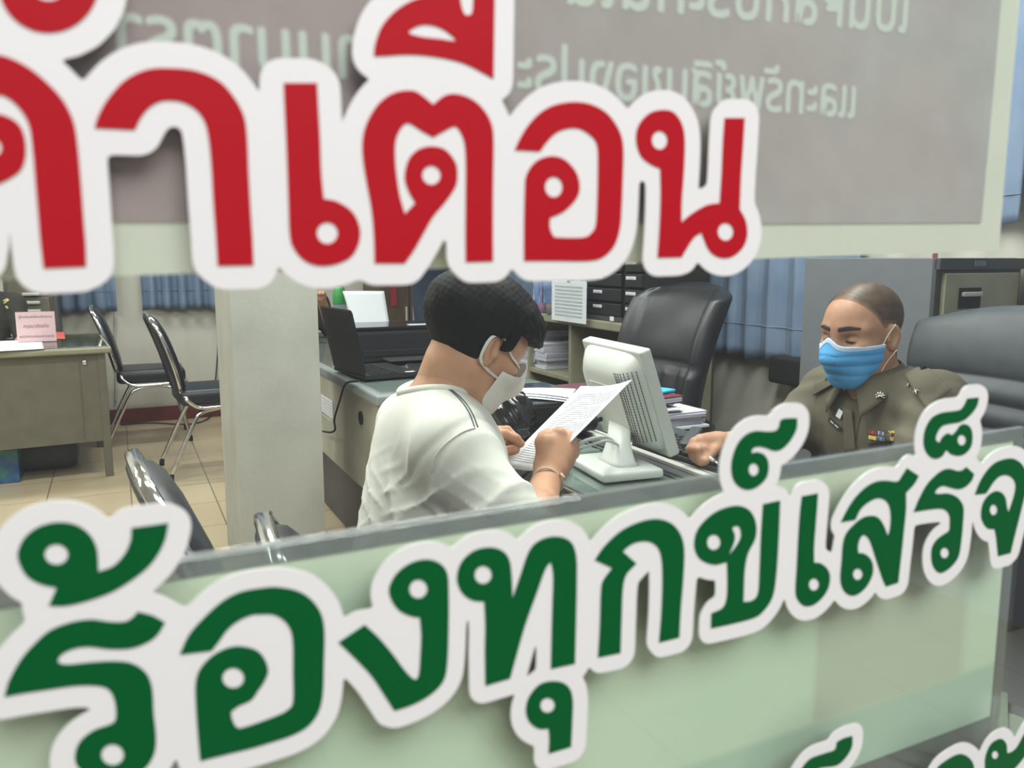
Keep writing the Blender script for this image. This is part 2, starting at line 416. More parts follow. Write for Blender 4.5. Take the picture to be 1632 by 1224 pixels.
def backing_loops(polys, w, h=0.0009):
    """outline at distance w round the union of polygons (metres, x-z)"""
    A = np.array([p for q in polys for p in q]); lo = A.min(0) - w - 4 * h; hi = A.max(0) + w + 4 * h
    nx, nz = int((hi[0] - lo[0]) / h) + 1, int((hi[1] - lo[1]) / h) + 1
    D = np.full((nx, nz), 1.0)
    for q in polys:
        q = np.array(q); l = ((q.min(0) - w - 3 * h - lo) / h).astype(int); u = ((q.max(0) + w + 3 * h - lo) / h).astype(int) + 1
        gx = lo[0] + h * np.arange(l[0], u[0]); gz = lo[1] + h * np.arange(l[1], u[1])
        GX, GZ = np.meshgrid(gx, gz, indexing='ij'); best = np.full(GX.shape, 1e9); ins = np.zeros(GX.shape, bool)
        a = q; b = np.roll(q, -1, 0)
        for (ax, az), (bx, bz) in zip(a, b):
            dx, dz = bx - ax, bz - az; L = dx * dx + dz * dz + 1e-18
            t = np.clip(((GX - ax) * dx + (GZ - az) * dz) / L, 0, 1)
            d = (GX - ax - t * dx) ** 2 + (GZ - az - t * dz) ** 2
            np.minimum(best, d, out=best)
            if (az > bz) != (az < bz): pass
            if az != bz:
                c = ((az > GZ) != (bz > GZ)) & (GX < dx * (GZ - az) / dz + ax); ins ^= c
        d = np.sqrt(best); d[ins] = -d[ins]
        s = D[l[0]:u[0], l[1]:u[1]]; np.minimum(s, d, out=s)
    D -= w
    # marching squares
    segs = {}
    ins = D < 0
    def cross(i, j, k, l_):
        t = D[i, j] / (D[i, j] - D[k, l_]); return (lo[0] + h * (i + (k - i) * t), lo[1] + h * (j + (l_ - j) * t))
    code = ins[:-1, :-1] * 1 + ins[1:, :-1] * 2 + ins[1:, 1:] * 4 + ins[:-1, 1:] * 8
    T = {1: [(3, 0)], 2: [(0, 1)], 3: [(3, 1)], 4: [(1, 2)], 5: [(3, 2), (1, 0)], 6: [(0, 2)], 7: [(3, 2)], 8: [(2, 3)], 9: [(2, 0)],
         10: [(0, 3), (2, 1)], 11: [(2, 1)], 12: [(1, 3)], 13: [(1, 0)], 14: [(0, 3)]}
    pos = {}
    for i, j in zip(*np.nonzero((code > 0) & (code < 15))):
        i, j = int(i), int(j)
        ek = {0: ('x', i, j), 1: ('z', i + 1, j), 2: ('x', i, j + 1), 3: ('z', i, j)}
        for a, b in T[int(code[i, j])]:
            for e in (a, b):
                k = ek[e]
                if k not in pos: pos[k] = cross(k[1], k[2], k[1] + (k[0] == 'x'), k[2] + (k[0] == 'z'))
            segs[ek[a]] = ek[b]
    loops = []
    while segs:
        s0 = next(iter(segs)); lp = []; k = s0
        while k in segs: lp.append(pos[k]); k = segs.pop(k)
        if len(lp) > 12:
            q = np.array(lp)
            for _ in range(2): q = (np.roll(q, 1, 0) + 2 * q + np.roll(q, -1, 0)) / 4
            loops.append([tuple(p) for p in q[::2]])
    return loops
C_ = 'c'
def Z(o, s):  # zoom-crop coordinates -> photo pixels
    return lambda p: ((o[0] + p[0] / s, o[1] + p[1] / s) + tuple(p[2:]))
R1, R2, R3 = Z((0, 0), 2.55), Z((400, 0), 2.55), Z((800, 0), 2.55)
G5, G6, G7 = Z((0, 780), 2.757), Z((400, 780), 2.757), Z((800, 780), 2.757)
N1, N2, N3, N4, N5 = Z((1120, 620), 6.12), Z((1232, 720), 4.896), Z((1432, 600), 6.12), Z((1432, 730), 6.12), Z((1232, 1124), 4.08)
RED = [
 (R1, ell_poly((198, -72), 205, 205, 40), [ell_poly((198, -72), 76, 76)], 0),
 (R1, [(0,225),(60,245),(130,285),(200,345),(250,400),(285,460),(305,520),(318,620),(330,760),(340,900),(348,1000),(350,1083,C_),(178,1090,C_),(165,980),(155,860),(145,740),(135,620),(122,520),(95,460),(50,410),(0,385),(-60,395),(-120,440),(-150,520),(-150,560),(-90,480),(0,465),(80,510),(105,600),(85,690),(0,745),(-60,760),(-80,850),(-100,1095,C_),(-330,1095,C_),(-335,900),(-345,620),(-330,470),(-290,340),(-200,250),(-90,215)], [ell_poly((-30,600),38,38)], 1),
 (R1, [(385,520,C_),(400,470),(440,400),(510,325),(600,283),(700,278),(800,290),(890,330),(950,395),(990,470),(1003,550),(1010,700),(1018,850),(1026,980),(1030,1078,C_),(885,1080,C_),(878,960),(868,820),(860,680),(848,560),(830,490),(790,440),(730,412),(660,410),(610,435),(575,475),(548,528,C_)], [], 1),
 (R2, [(133,338,C_),(268,338,C_),(272,420),(280,560),(285,700),(295,808,C_),(350,820),(410,860),(440,920),(440,980),(410,1040),(350,1072),(280,1080),(220,1060),(175,1010),(158,950),(152,800),(145,600),(138,450)], [ell_poly((310,947),43,44)], 1),
 (R2, [(500,228,C_),(505,180),(530,110),(580,50),(640,10),(700,-10),(850,-30,C_),(852,10),(865,55),(885,62),(900,45),(905,-30,C_),(990,-30,C_),(988,100),(985,320,C_),(940,295),(870,260),(790,238),(700,225),(620,222),(560,226)], [[(640,132),(680,105),(730,102),(785,122),(832,165),(760,158),(690,150)]], 1),
 (R2, [(503,1070,C_),(500,960),(490,850),(470,740),(455,640),(455,560),(475,490),(520,420),(580,378),(650,368),(690,385),(740,425,C_),(785,390),(830,382),(890,400),(940,440),(975,500),(985,570),(983,750),(982,920),(983,1062,C_),(873,1065,C_),(872,950),(873,800),(873,650),(865,570),(840,520),(820,515),(790,530),(740,558,C_),(690,530),(640,500),(610,520),(588,570),(585,640),(592,720),(605,800),(625,870,C_),(668,825,C_),(640,775),(625,720),(640,650),(680,608),(735,595),(790,610),(830,660),(838,710),(830,760),(790,820),(740,880),(700,950),(660,1020),(625,1070,C_)], [ell_poly((733,712),38,39)], 1),
 (R3, [(52,610,C_),(75,560),(110,505),(160,455),(220,425),(300,415),(370,428),(430,465),(475,530),(492,600),(490,720),(485,850),(478,930),(455,1000),(410,1045),(350,1060),(220,1060),(90,1060,C_),(90,920),(93,780),(100,710),(140,655),(200,635),(255,650),(300,700),(315,760),(300,810),(250,860),(195,885,C_),(193,920),(205,955),(225,965),(330,965),(365,945),(382,910),(388,800),(390,680),(388,600),(370,560),(320,525),(270,522),(220,540),(180,580),(155,615,C_)], [ell_poly((210,760),36,42)], 1),
 (R3, [(632,1047,C_),(640,930),(645,800),(643,685,C_),(600,665),(562,630),(545,570),(555,510),(600,460),(655,447),(700,460),(732,510),(742,580),(738,700),(730,810),(728,905,C_),(770,870),(830,835),(885,825,C_),(893,700),(898,580),(905,480,C_),(985,480,C_),(978,600),(970,720),(965,850,C_),(990,900),(995,960),(975,1010),(930,1045),(880,1045),(840,1015),(810,945,C_),(780,965),(750,1010),(730,1045,C_)], [ell_poly((640,570),32,38), ell_poly((908,942),32,36)], 1),
]
GREEN = [
 (G5, [(215,510,C_),(250,430,C_),(180,415),(120,380),(85,320),(80,270),(110,210),(170,165),(250,145),(330,155),(390,195),(425,260),(433,362,C_),(500,335),(550,280),(575,220),(578,170,C_),(740,148,C_),(725,220),(690,290),(640,350),(560,410),(480,455),(380,490),(290,510)], [ell_poly((248,285),52,46)], 1),
 (G5, [(20,910,C_),(40,840),(90,750),(150,680),(220,620),(310,585),(400,572),(480,582),(545,582),(580,565),(605,538,C_),(670,555),(725,585,C_),(690,640),(640,675),(570,698),(480,700),(390,690),(320,700),(270,725),(255,755),(290,770),(400,760),(500,755),(580,765),(640,805),(668,870),(675,980),(685,1080),(680,1150),(650,1210),(590,1260),(500,1290),(410,1270),(345,1220),(330,1170),(350,1110),(410,1060),(490,1030),(510,1000),(505,930),(480,880),(430,862),(330,862),(200,880),(100,895)], [ell_poly((495,1165),50,47)], 1),
 (G5, [(790,725,C_),(830,640),(900,560),(980,490),(1060,450),(1163,432),(1223,430),(1303,445),(1363,480),(1408,540),(1425,620),(1423,760),(1418,900),(1398,980),(1353,1040),(1283,1080),(1193,1110),(1103,1137),(1000,1162),(880,1192,C_),(870,1080),(862,960),(860,850),(885,780),(950,720),(1030,690),(1110,700),(1153,730),(1178,790),(1163,840),(1133,885),(1103,925),(1050,950),(1015,975,C_),(1020,1010),(1040,1045),(1075,1045),(1203,1000),(1263,970),(1288,930),(1288,800),(1288,700),(1281,630),(1253,580),(1203,550),(1143,548),(1103,552),(1050,575),(1000,615),(960,670),(930,708,C_)], [ell_poly((1025,828),48,45)], 1),
 (G6, [(385,672,C_),(500,595,C_),(560,650),(620,720),(680,800),(720,835),(738,810),(745,720),(748,640),(742,562,C_),(700,555),(650,530),(615,480),(608,430),(640,370),(700,325),(770,308),(830,325),(862,370),(868,450),(868,600),(862,760),(845,840),(790,900),(710,945),(630,972,C_),(590,910),(530,820),(460,745)], [ell_poly((735,437),40,42)], 1),
 (G7, [(-73,862,C_),(-75,700),(-73,600),(-78,492,C_),(-133,485),(-178,450),(-198,390),(-178,320),(-123,270),(-53,255),(2,270),(32,310),(42,380),(46,480,C_),(80,380),(120,270),(170,222),(240,207),(300,228),(325,290),(328,400),(325,560),(320,765,C_),(215,788,C_),(218,650),(222,500),(225,380),(215,318,C_),(190,350),(150,460),(100,600),(60,740),(35,830,C_)], [ell_poly((-83,375),38,40)], 1),
 (G7, [(205,1160,C_),(208,1100),(205,1050,C_),(160,1050),(120,1020),(105,970),(120,910),(170,855),(240,843),(290,865),(310,920),(308,1020),(303,1130,C_)], [ell_poly((200,948),32,33)], 1),
 (G7, [(408,310,C_),(450,250),(520,185),(600,145),(680,130),(745,150),(785,200),(800,270),(795,400),(785,520),(778,650,C_),(690,672,C_),(700,550),(705,400),(700,300),(680,250),(640,228),(590,232),(555,250),(530,272,C_),(590,325,C_),(545,375),(530,440),(525,560),(520,718,C_),(422,738,C_),(430,600),(435,450),(445,400),(485,345,C_)], [], 1),
 (G7, [(918,610,C_),(920,545,C_),(970,520),(988,470),(990,380),(988,318,C_),(930,330),(870,305),(845,250),(858,180),(910,120),(970,85),(1040,72),(1090,95),(1115,150),(1112,215),(1080,280),(1066,350),(1062,430),(1060,495,C_),(1100,488),(1125,455),(1132,350),(1138,200),(1147,65,C_),(1221,49,C_),(1215,207),(1204,375),(1187,474),(1145,537),(1103,565),(1010,590)], [ell_poly((930,232),30,34), [(1012,168),(1040,162),(1050,200),(1035,240),(998,285),(1018,235),(1022,200)]], 1),
 (N1, [(755,310,C_),(790,290),(850,285),(918,285,C_),(915,370),(885,450),(830,530),(760,590),(690,600),(620,575),(550,560),(500,570),(475,600),(480,625),(530,615),(590,635),(630,690),(640,770),(620,860),(560,930),(480,975),(400,975),(330,930),(290,860),(278,750),(300,630),(350,520),(430,440),(520,410),(620,415),(700,410),(740,375)], [ell_poly((495,785),50,62)], 1),
 (N2, [(225,348,C_),(348,325,C_),(340,450),(328,600),(318,740),(318,865,C_),(370,870),(420,910),(442,970),(430,1060),(380,1140),(310,1195),(240,1200),(190,1150),(175,1080),(185,900),(195,700),(208,500)], [ell_poly((318,1035),40,48)], 1),
 (N2, [(530,548,C_),(580,450),(640,360),(720,280),(800,235),(880,225),(970,232),(1005,190),(1045,128,C_),(1135,188,C_),(1100,250),(1035,320,C_),(1035,450),(1020,600),(1005,750),(990,880),(975,1020,C_),(880,1050,C_),(850,980),(800,830),(765,720),(740,670),(705,648),(675,680),(660,740),(665,790,C_),(710,795),(755,830),(778,890),(770,970),(720,1060),(650,1115),(590,1115),(545,1070),(525,990),(535,850),(545,720),(570,640),(630,570),(700,515),(770,500),(820,515),(860,570),(895,660,C_),(912,600),(918,500),(905,420),(870,375),(810,362),(740,395),(680,450),(640,530,C_)], [ell_poly((660,955),38,45)], 1),
 (N3, [(670,215,C_),(780,205,C_),(765,280),(720,350),(660,410),(590,445),(500,460),(430,480),(385,530),(360,600),(375,635),(400,640),(430,590),(480,555),(520,570),(560,535),(600,480),(650,465),(700,500),(718,580),(705,680),(650,750),(580,772),(510,755),(465,720),(420,780),(350,800),(290,765),(250,690),(245,590),(270,490),(330,400),(420,355),(520,340),(600,325),(640,280)], [ell_poly((615,620),42,52)], 1),
 (N4, [(148,525,C_),(200,400),(270,270),(350,180),(430,120),(500,105),(570,125),(620,120),(660,88,C_),(735,155,C_),(710,220),(650,280),(580,302),(500,285),(430,270),(375,300),(355,340),(400,350),(480,345),(560,375),(610,430),(632,500),(625,640),(610,800),(585,950),(530,1040),(450,1105),(390,1115),(340,1060),(320,980),(325,880),(370,800),(440,745),(490,710),(500,640),(495,560),(460,510),(400,492),(270,505)], [ell_poly((448,925),42,52)], 1),
 (N4, [(745,355,C_),(790,240),(850,140),(930,55),(1020,15),(1110,5),(1180,40),(1225,100),(1250,180),(1235,330),(1200,480),(1160,640),(1120,800),(1090,925,C_),(970,955,C_),(960,850),(950,760),(935,690,C_),(870,685),(825,630),(805,560),(820,450),(870,370),(940,325),(1000,335),(1040,390),(1055,480),(1070,535,C_),(1100,450),(1130,350),(1140,260),(1110,195),(1050,165),(980,180),(920,240),(875,310),(850,345,C_)], [ell_poly((925,505),38,52)], 1),
]
GREEN2 = [
 (N5, [(415,240,C_),(460,215),(515,200,C_),(510,270),(470,340),(410,390),(300,408),(240,450),(190,520),(150,560),(110,560),(140,500),(180,420),(240,350),(330,315),(400,290)], [], 1),
 (N5, [(1000,540,C_),(1060,420),(1110,370),(1200,320),(1260,330),(1300,380),(1305,450),(1300,600,C_),(1200,620,C_),(1200,480),(1150,450),(1080,540,C_)], [], 1),
 (N5, [(1390,520),(1378,400),(1385,320),(1420,250),(1480,218),(1515,250),(1525,310),(1580,280),(1632,190),(1660,150),(1720,150),(1680,260),(1620,350),(1560,420),(1500,470),(1450,540)], [ell_poly((1443,322),22,27)], 1),
]
def lettering(defs, name, label, m, w, y):
    polys, letters = [], []
    for T, outer, holes, sm in defs:
        o = smooth_poly([T(p) for p in outer]) if sm else [T(p) for p in outer]
        hs = []
        for h in holes: hs.append([T(p) for p in (h if len(h) > 20 else smooth_poly(h))])
        og = [gp(p[0], p[1], y - .0006) for p in o]; hg = [[gp(p[0], p[1], y - .0006) for p in h] for h in hs]
        letters.append([og] + hg); polys.append([gp(p[0], p[1], y) for p in o])
    cx = sum(p[0] for p in polys[0]) / len(polys[0]); cz = min(p[1] for q in polys for p in q)
    t = thing(name, label, 'sign', (cx, y, cz))
    add('backing', flat_mesh('backing', backing_loops([q[::2] for q in polys], w), y, 0.0005), M['white_vinyl'], t)
    for l in letters: add('letter', flat_mesh('letter', l, y - .0005, 0.0004), m, t)
    return t
lettering(RED, 'lettering_sticker', 'large red lettering with a white outline stuck on the glass above head height', M['red_vinyl'], 0.0072, YG)
lettering(GREEN, 'lettering_sticker', 'large green lettering with a white outline slanting along the top of the green poster', M['green_vinyl'], 0.0068, YG)
lettering(GREEN2, 'lettering_sticker', 'tips of green outlined letters at the lower right corner of the green poster', M['green_vinyl'], 0.0068, YG)

# ------------------------------------------------------------------ notice (seen from its back) and green poster behind the glass
def sheet(name, pts, y, th, m, parent):
    return add(name, flat_mesh(name, [[gp(px, py, y) for px, py in pts]], y + th, th), m, parent)
YN = Y0 + 0.0045
nt_ = thing('paper_notice', 'large mottled pink-grey notice with pale border, printed side facing the office', 'notice', tuple(at(900, 400, y=YN)))
sheet('border', [(-160, 452), (300, 436), (900, 424), (1240, 411), (1592, 399), (1612, 150), (1640, -160), (-160, -420)], YN, .0004, M['notice_border'], nt_)
sheet('print', [(-160, 352), (700, 356), (1200, 357), (1564, 355), (1583, 150), (1610, -160), (-160, -420)], YN - .0006, .0004, M['notice'], nt_)
def thai(body, p_start, p_end, parent, y, m, name='lettering', mirror=True, bold=0.0004):
    """one line of type whose right end is at p_start and that runs to p_end, seen mirrored"""
    cu = bpy.data.curves.new(name, 'FONT'); cu.body = body; cu.size = 1.0; cu.extrude = 0.0; 
    o = bpy.data.objects.new('tmp', cu); COL.objects.link(o)
    dg = bpy.context.evaluated_depsgraph_get(); me = bpy.data.meshes.new_from_object(o.evaluated_get(dg))
    bpy.data.objects.remove(o)
    me.materials.clear(); me.name = name
    w = max(v.co.x for v in me.vertices)
    a = at(*p_start, y=y); b = at(*p_end, y=y); s = (b - a).length / w
    dx = (b - a) / (b - a).length
    for v in me.vertices:
        q = a + dx * (v.co.x * s) + Vector((0, 0, v.co.y * s * 1.15)); v.co = (q.x, y, q.z)
    me.calc_loop_triangles()
    tris = [[(me.vertices[i].co.x, me.vertices[i].co.z) for i in t.vertices] for t in me.loop_triangles]
    tris = [t for t in tris if abs((t[1][0] - t[0][0]) * (t[2][1] - t[0][1]) - (t[2][0] - t[0][0]) * (t[1][1] - t[0][1])) > 1e-10]
    return add(name, flat_mesh(name, backing_loops(tris, bold, .0005), y + .0002, .0002), m, parent)
thai('และทรัพย์สินของประชาชนตามมาตรา', (1366, 188), (190, 96), nt_, YN - .0008, M['notice_ink'], bold=0.0004)
thai('เป็นหลักประกันใน', (1450, 52), (905, 6), nt_, YN - .0008, M['notice_ink'], bold=0.0004)

YP = Y0 + 0.012
def poster_mat():
    m = mat('pale_green_poster_print', (228, 242, 216), 0.5, c2=(220, 240, 212), scale=12)
    nt = m.node_tree; b = nt.nodes['Principled BSDF']
    r = [n for n in nt.nodes if n.type == 'VALTORGB'][0]; tc = [n for n in nt.nodes if n.type == 'TEX_COORD'][0]
    sx = nt.nodes.new('ShaderNodeSeparateXYZ'); nt.links.new(tc.outputs['Object'], sx.inputs[0])
    def step(sock, v, w, flip=False):
        n = nt.nodes.new('ShaderNodeMapRange'); n.inputs[1].default_value = v - w; n.inputs[2].default_value = v + w
        if flip: n.inputs[3].default_value = 1; n.inputs[4].default_value = 0
        nt.links.new(sock, n.inputs[0]); return n.outputs[0]
    def mul(a, b_):
        n = nt.nodes.new('ShaderNodeMath'); n.operation = 'MULTIPLY'
        for i, s in enumerate((a, b_)):
            if isinstance(s, float): n.inputs[i].default_value = s
            else: nt.links.new(s, n.inputs[i])
        return n.outputs[0]
    def mixc(fac, base, col):
        n = nt.nodes.new('ShaderNodeMix'); n.data_type = 'RGBA'; nt.links.new(fac, n.inputs[0]); nt.links.new(base, n.inputs[6]); n.inputs[7].default_value = lin(col); return n.outputs[2]
    ztop = at(1615, 703, y=YP).z; zteal = ztop - .80 * (ztop - at(1572, 1143, y=YP).z)
    xa = at(1300, 1000, y=YP).x; xb = at(1535, 1000, y=YP).x
    c = mixc(mul(step(sx.outputs[2], zteal, .002, True), 0.8), r.outputs[0], (190, 216, 198))
    box_ = mul(mul(step(sx.outputs[0], xa, .002), step(sx.outputs[0], xb, .004, True)), step(sx.outputs[2], zteal, .002))
    c = mixc(mul(box_, 0.75), c, (206, 212, 192))
    edge = step(sx.outputs[2], ztop - .012, .004)
    c = mixc(mul(edge, 0.5), c, (228, 234, 206))
    nt.links.new(c, b.inputs['Base Color'])
    return m
M['poster'] = poster_mat()
pt = at(1615, 703, y=YP); pb = at(1572, 1143, y=YP); pl_ = at(400, 905, y=YP)
TILT = math.atan2(pt.z - pl_.z, pt.x - pl_.x)
W_, H_ = pt.x + .12, (pt - pb).length
po = thing('poster', 'pale green poster in a clear acrylic holder behind the green lettering', 'poster', tuple(pt))
def pbox(name, a0, a1, b0, b1, y0, y1, m, bev=0.0):
    c, s = ext((pt.x + a0, y0, pt.z + b0), (pt.x + a1, y1, pt.z + b1)); return box(name, c, s, m, po, bev=bev)
pbox('print', -W_, 0, -H_, 0, YP, YP + .0006, M['poster'])
pbox('holder_front', -W_ - .01, .008, -H_ - .035, .0072, YP - .003, YP - .001, M['clear_acrylic'], .0004)
pbox('holder_back', -W_ - .01, .008, -H_ - .035, .0072, YP + .003, YP + .005, M['clear_acrylic'], .0004)
pbox('holder_rim', -W_, .008, 0, .0072, YP - .0005, YP + .0025, M['acrylic'], .0004)
pbox('holder_rim', 0, .008, -H_ - .035, 0, YP - .0005, YP + .0025, M['acrylic'], .0004)
pbox('holder_rim', -W_, 0, -H_ - .035, -H_, YP - .0005, YP + .0025, M['acrylic'], .0004)
po.rotation_euler = (0, -TILT, 0)
# ------------------------------------------------------------------ furniture
def axes(rz):
    c, s = math.cos(rz), math.sin(rz); return Vector((c, s, 0)), Vector((-s, c, 0))
# --- chrome-framed stacking chair, built at the origin facing +x, then placed by copying
def make_chair(label, group):
    t = thing('stacking_chair', label, 'chair', (0, 0, 0), group)
    W = .2
    # padded seat (rounded slab)
    bm = bmesh.new(); box_into(bm, (0.02, 0, .46), (.43, .40, .092), bev=.04, seg=4)
    add('seat', bm_mesh('seat', bm), M['black_vinyl'], t, True)
    # oval padded backrest, thin seen from the side, arched top
    v, f = [], []
    n = 36
    def arch(k, inset):
        a = 2 * math.pi * k / n; ca, sa = math.cos(a), math.sin(a)
        y = (W - inset) * math.copysign(abs(ca) ** .55, ca); z = .70 + (.225 - inset) * math.copysign(abs(sa) ** .62, sa)
        return y, z
    def lean(z): return -.175 - (z - .47) * .36 + .03 * math.sin((z - .47) * 5)
    layers = [(-.018, .022), (-.026, .012), (-.02, .004), (0, .0), (.018, .004), (.03, .02), (.036, .06), (.038, .12)]
    for off, ins in layers:
        for k in range(n):
            y, z = arch(k, ins); v.append((lean(z) + off, y, z))
    for i in range(len(layers) - 1):
        for k in range(n): f.append((i * n + k, i * n + (k + 1) % n, (i + 1) * n + (k + 1) % n, (i + 1) * n + k))
    f.append(tuple(range(n - 1, -1, -1))); f.append(tuple(range((len(layers) - 1) * n, len(layers) * n)))
    add('backrest', pyd('backrest', v, f), M['black_vinyl'], t, True)
    # flat chrome band round the back running down into the seat rails
    rim = []
    for k in range(41):
        a = math.radians(-52 + k * (284 / 40)); ca, sa = math.cos(a), math.sin(a)
        y = (W + .012) * math.copysign(abs(ca) ** .55, ca); z = .70 + .237 * math.copysign(abs(sa) ** .62, sa)
        rim.append((lean(z) - .004, y, z))
    lo_r = [(-.15, W, .44), (-.165, W, .47)]; lo_l = [(-.165, -W, .47), (-.15, -W, .44)]
    full = [(p[0], p[1], p[2]) for p in lo_r] + rim + [(p[0], p[1], p[2]) for p in lo_l]
    v, f = tube_data(full, .0115, 10, False, .42, (1, 0, 0))
    add('back_frame', pyd('back_frame', v, f), M['chrome'], t, True)
    # seat rail
    rail = catmull([(-.17, W, .46), (-.10, W + .004, .408), (.0, W + .004, .402), (.14, W, .405), (.23, W - .03, .41), (.245, 0, .41), (.23, -W + .03, .41), (.14, -W, .405), (0, -W - .004, .402), (-.10, -W - .004, .408), (-.17, -W, .46)], 6)
    tube('seat_rail', rail, .0115, M['chrome'], t, 10)
    for s in (-1, 1):
        l = tube('leg', catmull([(.02, s * (W - .01), .40), (.12, s * (W - .005), .385), (.17, s * W, .34), (.24, s * (W + .01), .03)], 6), .0115, M['chrome'], t, 10)
        l = tube('leg', catmull([(.03, s * (W - .015), .395), (-.08, s * (W - .01), .375), (-.13, s * W, .32), (-.27, s * (W + .01), .03)], 6), .0115, M['chrome'], t, 10)
        tube('foot_cap', [(.2385, s * (W + .01), .035), (.2405, s * (W + .01), .0)], .0145, M['matt_black'], t, 10)
        tube('foot_cap', [(-.268, s * (W + .01), .035), (-.272, s * (W + .01), .0)], .0145, M['matt_black'], t, 10)
    tube('cross_bar', [(.2, -W, .19), (.2, W, .19)], .008, M['chrome'], t, 8)
    return t
GRP = 'chrome-framed stacking chairs'
pa = at(240, 594, z=.46)
chair0 = make_chair('black padded chrome chair beyond the steel desk, its whole seat showing, against the back wall', GRP)
chair0.location = (pa.x - .02, pa.y, 0)
def chair_at(x, y, rz, label):
    c = copy_tree(chair0); c.location = (x, y, 0); c.rotation_euler = (0, 0, rz); c['label'] = label; return c
pb_ = at(330, 625, z=.46)
chair_at(pb_.x + .02, pb_.y, math.radians(4), 'black padded chrome chair whose seat runs behind the grey pillar')
pc_ = at(202, 712, z=.937); chair_at(pc_.x + .335, pc_.y - .10, math.radians(3.5), 'black padded chrome chair left of the pillar foot, its back just above the green lettering')
pd_ = at(420, 806, z=.937); chair_at(pd_.x + .312, pd_.y - .14, math.radians(-3), 'black padded chrome chair whose back tip stands in front of the pillar foot')

# --- steel desk at the left, glass top
dz = math.radians(4); ux, uy = axes(dz)
dc = at(178, 553, z=.75)                         # near right corner of the top
def dl(a, b, z): p = Vector((dc.x, dc.y, 0)) + ux * a + uy * b; return Vector((p.x, p.y, z))
t = thing('steel_desk', 'olive-grey steel office desk with a glass top, in front of the filing cabinet', 'desk', (dc.x - .8, dc.y + .35, 0))
R4 = rotz(dz)
box('desk_top', dl(-.8, .475, .733), (1.6, .95, .035), M['steel_beige'], t, R4, .015, 4)
box('glass_sheet', dl(-.8, .475, .754), (1.56, .91, .006), M['desk_glass'], t, R4, .001)
box('modesty_panel', dl(-.8, .05, .47), (1.5, .02, .52), M['steel_olive'], t, R4, .003)
box('side_panel', dl(-.055, .475, .47), (.02, .83, .52), M['steel_olive'], t, R4, .003)
box('side_panel', dl(-1.545, .475, .47), (.02, .83, .52), M['steel_olive'], t, R4, .003)
for a in (-.055, -1.545):
    for b in (.055, .895): box('leg', dl(a, b, .36), (.042, .042, .72), M['steel_olive'], t, R4, .004)
lathe('lock', [(.014, 0), (.014, .006), (.009, .008)], dl(-.14, .04, .665), M['chrome'], t, 16, (0, -1, 0))
box('panel_rib', dl(-.17, .038, .47), (.006, .006, .50), M['steel_olive'], t, R4, .002)
# things on it
def paper_sheet(name, corners, label, group=None, m=None, sag=0.0, n=10, th=.0008, cat='paper'):
    """corners: four world points a-b-c-d; sag bends it along a-b"""
    a, b, c, d = [Vector(p) for p in corners]; nn = (b - a).cross(d - a).normalized()
    v, f = [], []
    for side in (0, 1):
        for i in range(n + 1):
            for j in range(n + 1):
                s, q = i / n, j / n
                p = (a * (1 - s) + b * s) * (1 - q) + (d * (1 - s) + c * s) * q
                p = p + nn * (sag * math.sin(math.pi * s) + th * side); v.append(p)
    N = (n + 1) ** 2
    for i in range(n):
        for j in range(n):
            q = i * (n + 1) + j; f.append((q, q + n + 1, q + n + 2, q + 1)); f.append((N + q, N + q + 1, N + q + n + 2, N + q + n + 1))
    rimidx = [i for i in range(n + 1)] + [i * (n + 1) + n for i in range(1, n + 1)] + [n * (n + 1) + j for j in range(n - 1, -1, -1)] + [i * (n + 1) for i in range(n - 1, 0, -1)]
    for k in range(len(rimidx)): p, q = rimidx[k], rimidx[(k + 1) % len(rimidx)]; f.append((p, q, N + q, N + p))
    o = add(name, pyd(name, v, f), m or M['paper'], None, True)
    if label: tag(o, label, cat, group)
    return o
zt = .7575
paper_sheet('paper', [at(-40, 562, z=zt), at(70, 556, z=zt), at(66, 541, z=zt), at(-40, 545, z=zt)], 'white sheet lying on the near edge of the steel desk glass')
paper_sheet('paper', [at(-30, 540, z=zt), at(85, 539, z=zt), at(84, 529.5, z=zt), at(-30, 531, z=zt)], 'pale grey-green patch lying at the far edge of the steel desk', m=mat('pale_grey_green_patch', (176, 188, 182), .5))  # pale region of the desk top, laid on as a thin flat piece
M['red_card'] = mat('red_card', (196, 90, 74), .6)
paper_sheet('card', [at(88, 540, z=zt), at(104, 540, z=zt), at(102, 529, z=zt), at(88, 529, z=zt)], 'small orange-red card lying on the far edge of the steel desk', m=M['red_card'], cat='card')
M['pink'] = mat('pink_card', (222, 188, 194), .7)
p0, p1 = at(29, 529, y=5.58), at(87, 529, y=5.58)
t = thing('desk_sign', 'pink card sign with dark handwriting standing on the steel desk', 'sign', tuple(p0))
cc = (p0 + p1) / 2; hgt = at(55, 497, y=cc.y).z - .76
box('card', (cc.x, cc.y, .76 + hgt / 2), ((p1 - p0).length * 1.08, .004, hgt), M['pink'], t, rotz(math.atan2(p1.y - p0.y, p1.x - p0.x)), .001)
box('stand', (cc.x, cc.y + .025, .768), ((p1 - p0).length, .05, .012), M['steel_grey'], t)
M['pink_ink'] = mat('pink_card_ink', (120, 80, 92), .8)
def type_line(body, c, width, parent, m, y, name='lettering', height=None):
    cu = bpy.data.curves.new(name, 'FONT'); cu.body = body; o = bpy.data.objects.new('tmp', cu); COL.objects.link(o)
    dg = bpy.context.evaluated_depsgraph_get(); me = bpy.data.meshes.new_from_object(o.evaluated_get(dg)); bpy.data.objects.remove(o)
    me.materials.clear(); w = max(v.co.x for v in me.vertices); s = width / w; sy = s if height is None else height
    for v in me.vertices: v.co = (c[0] + v.co.x * s - width / 2, y, c[1] + v.co.y * sy)
    me.update(); return add(name, me, m, parent)
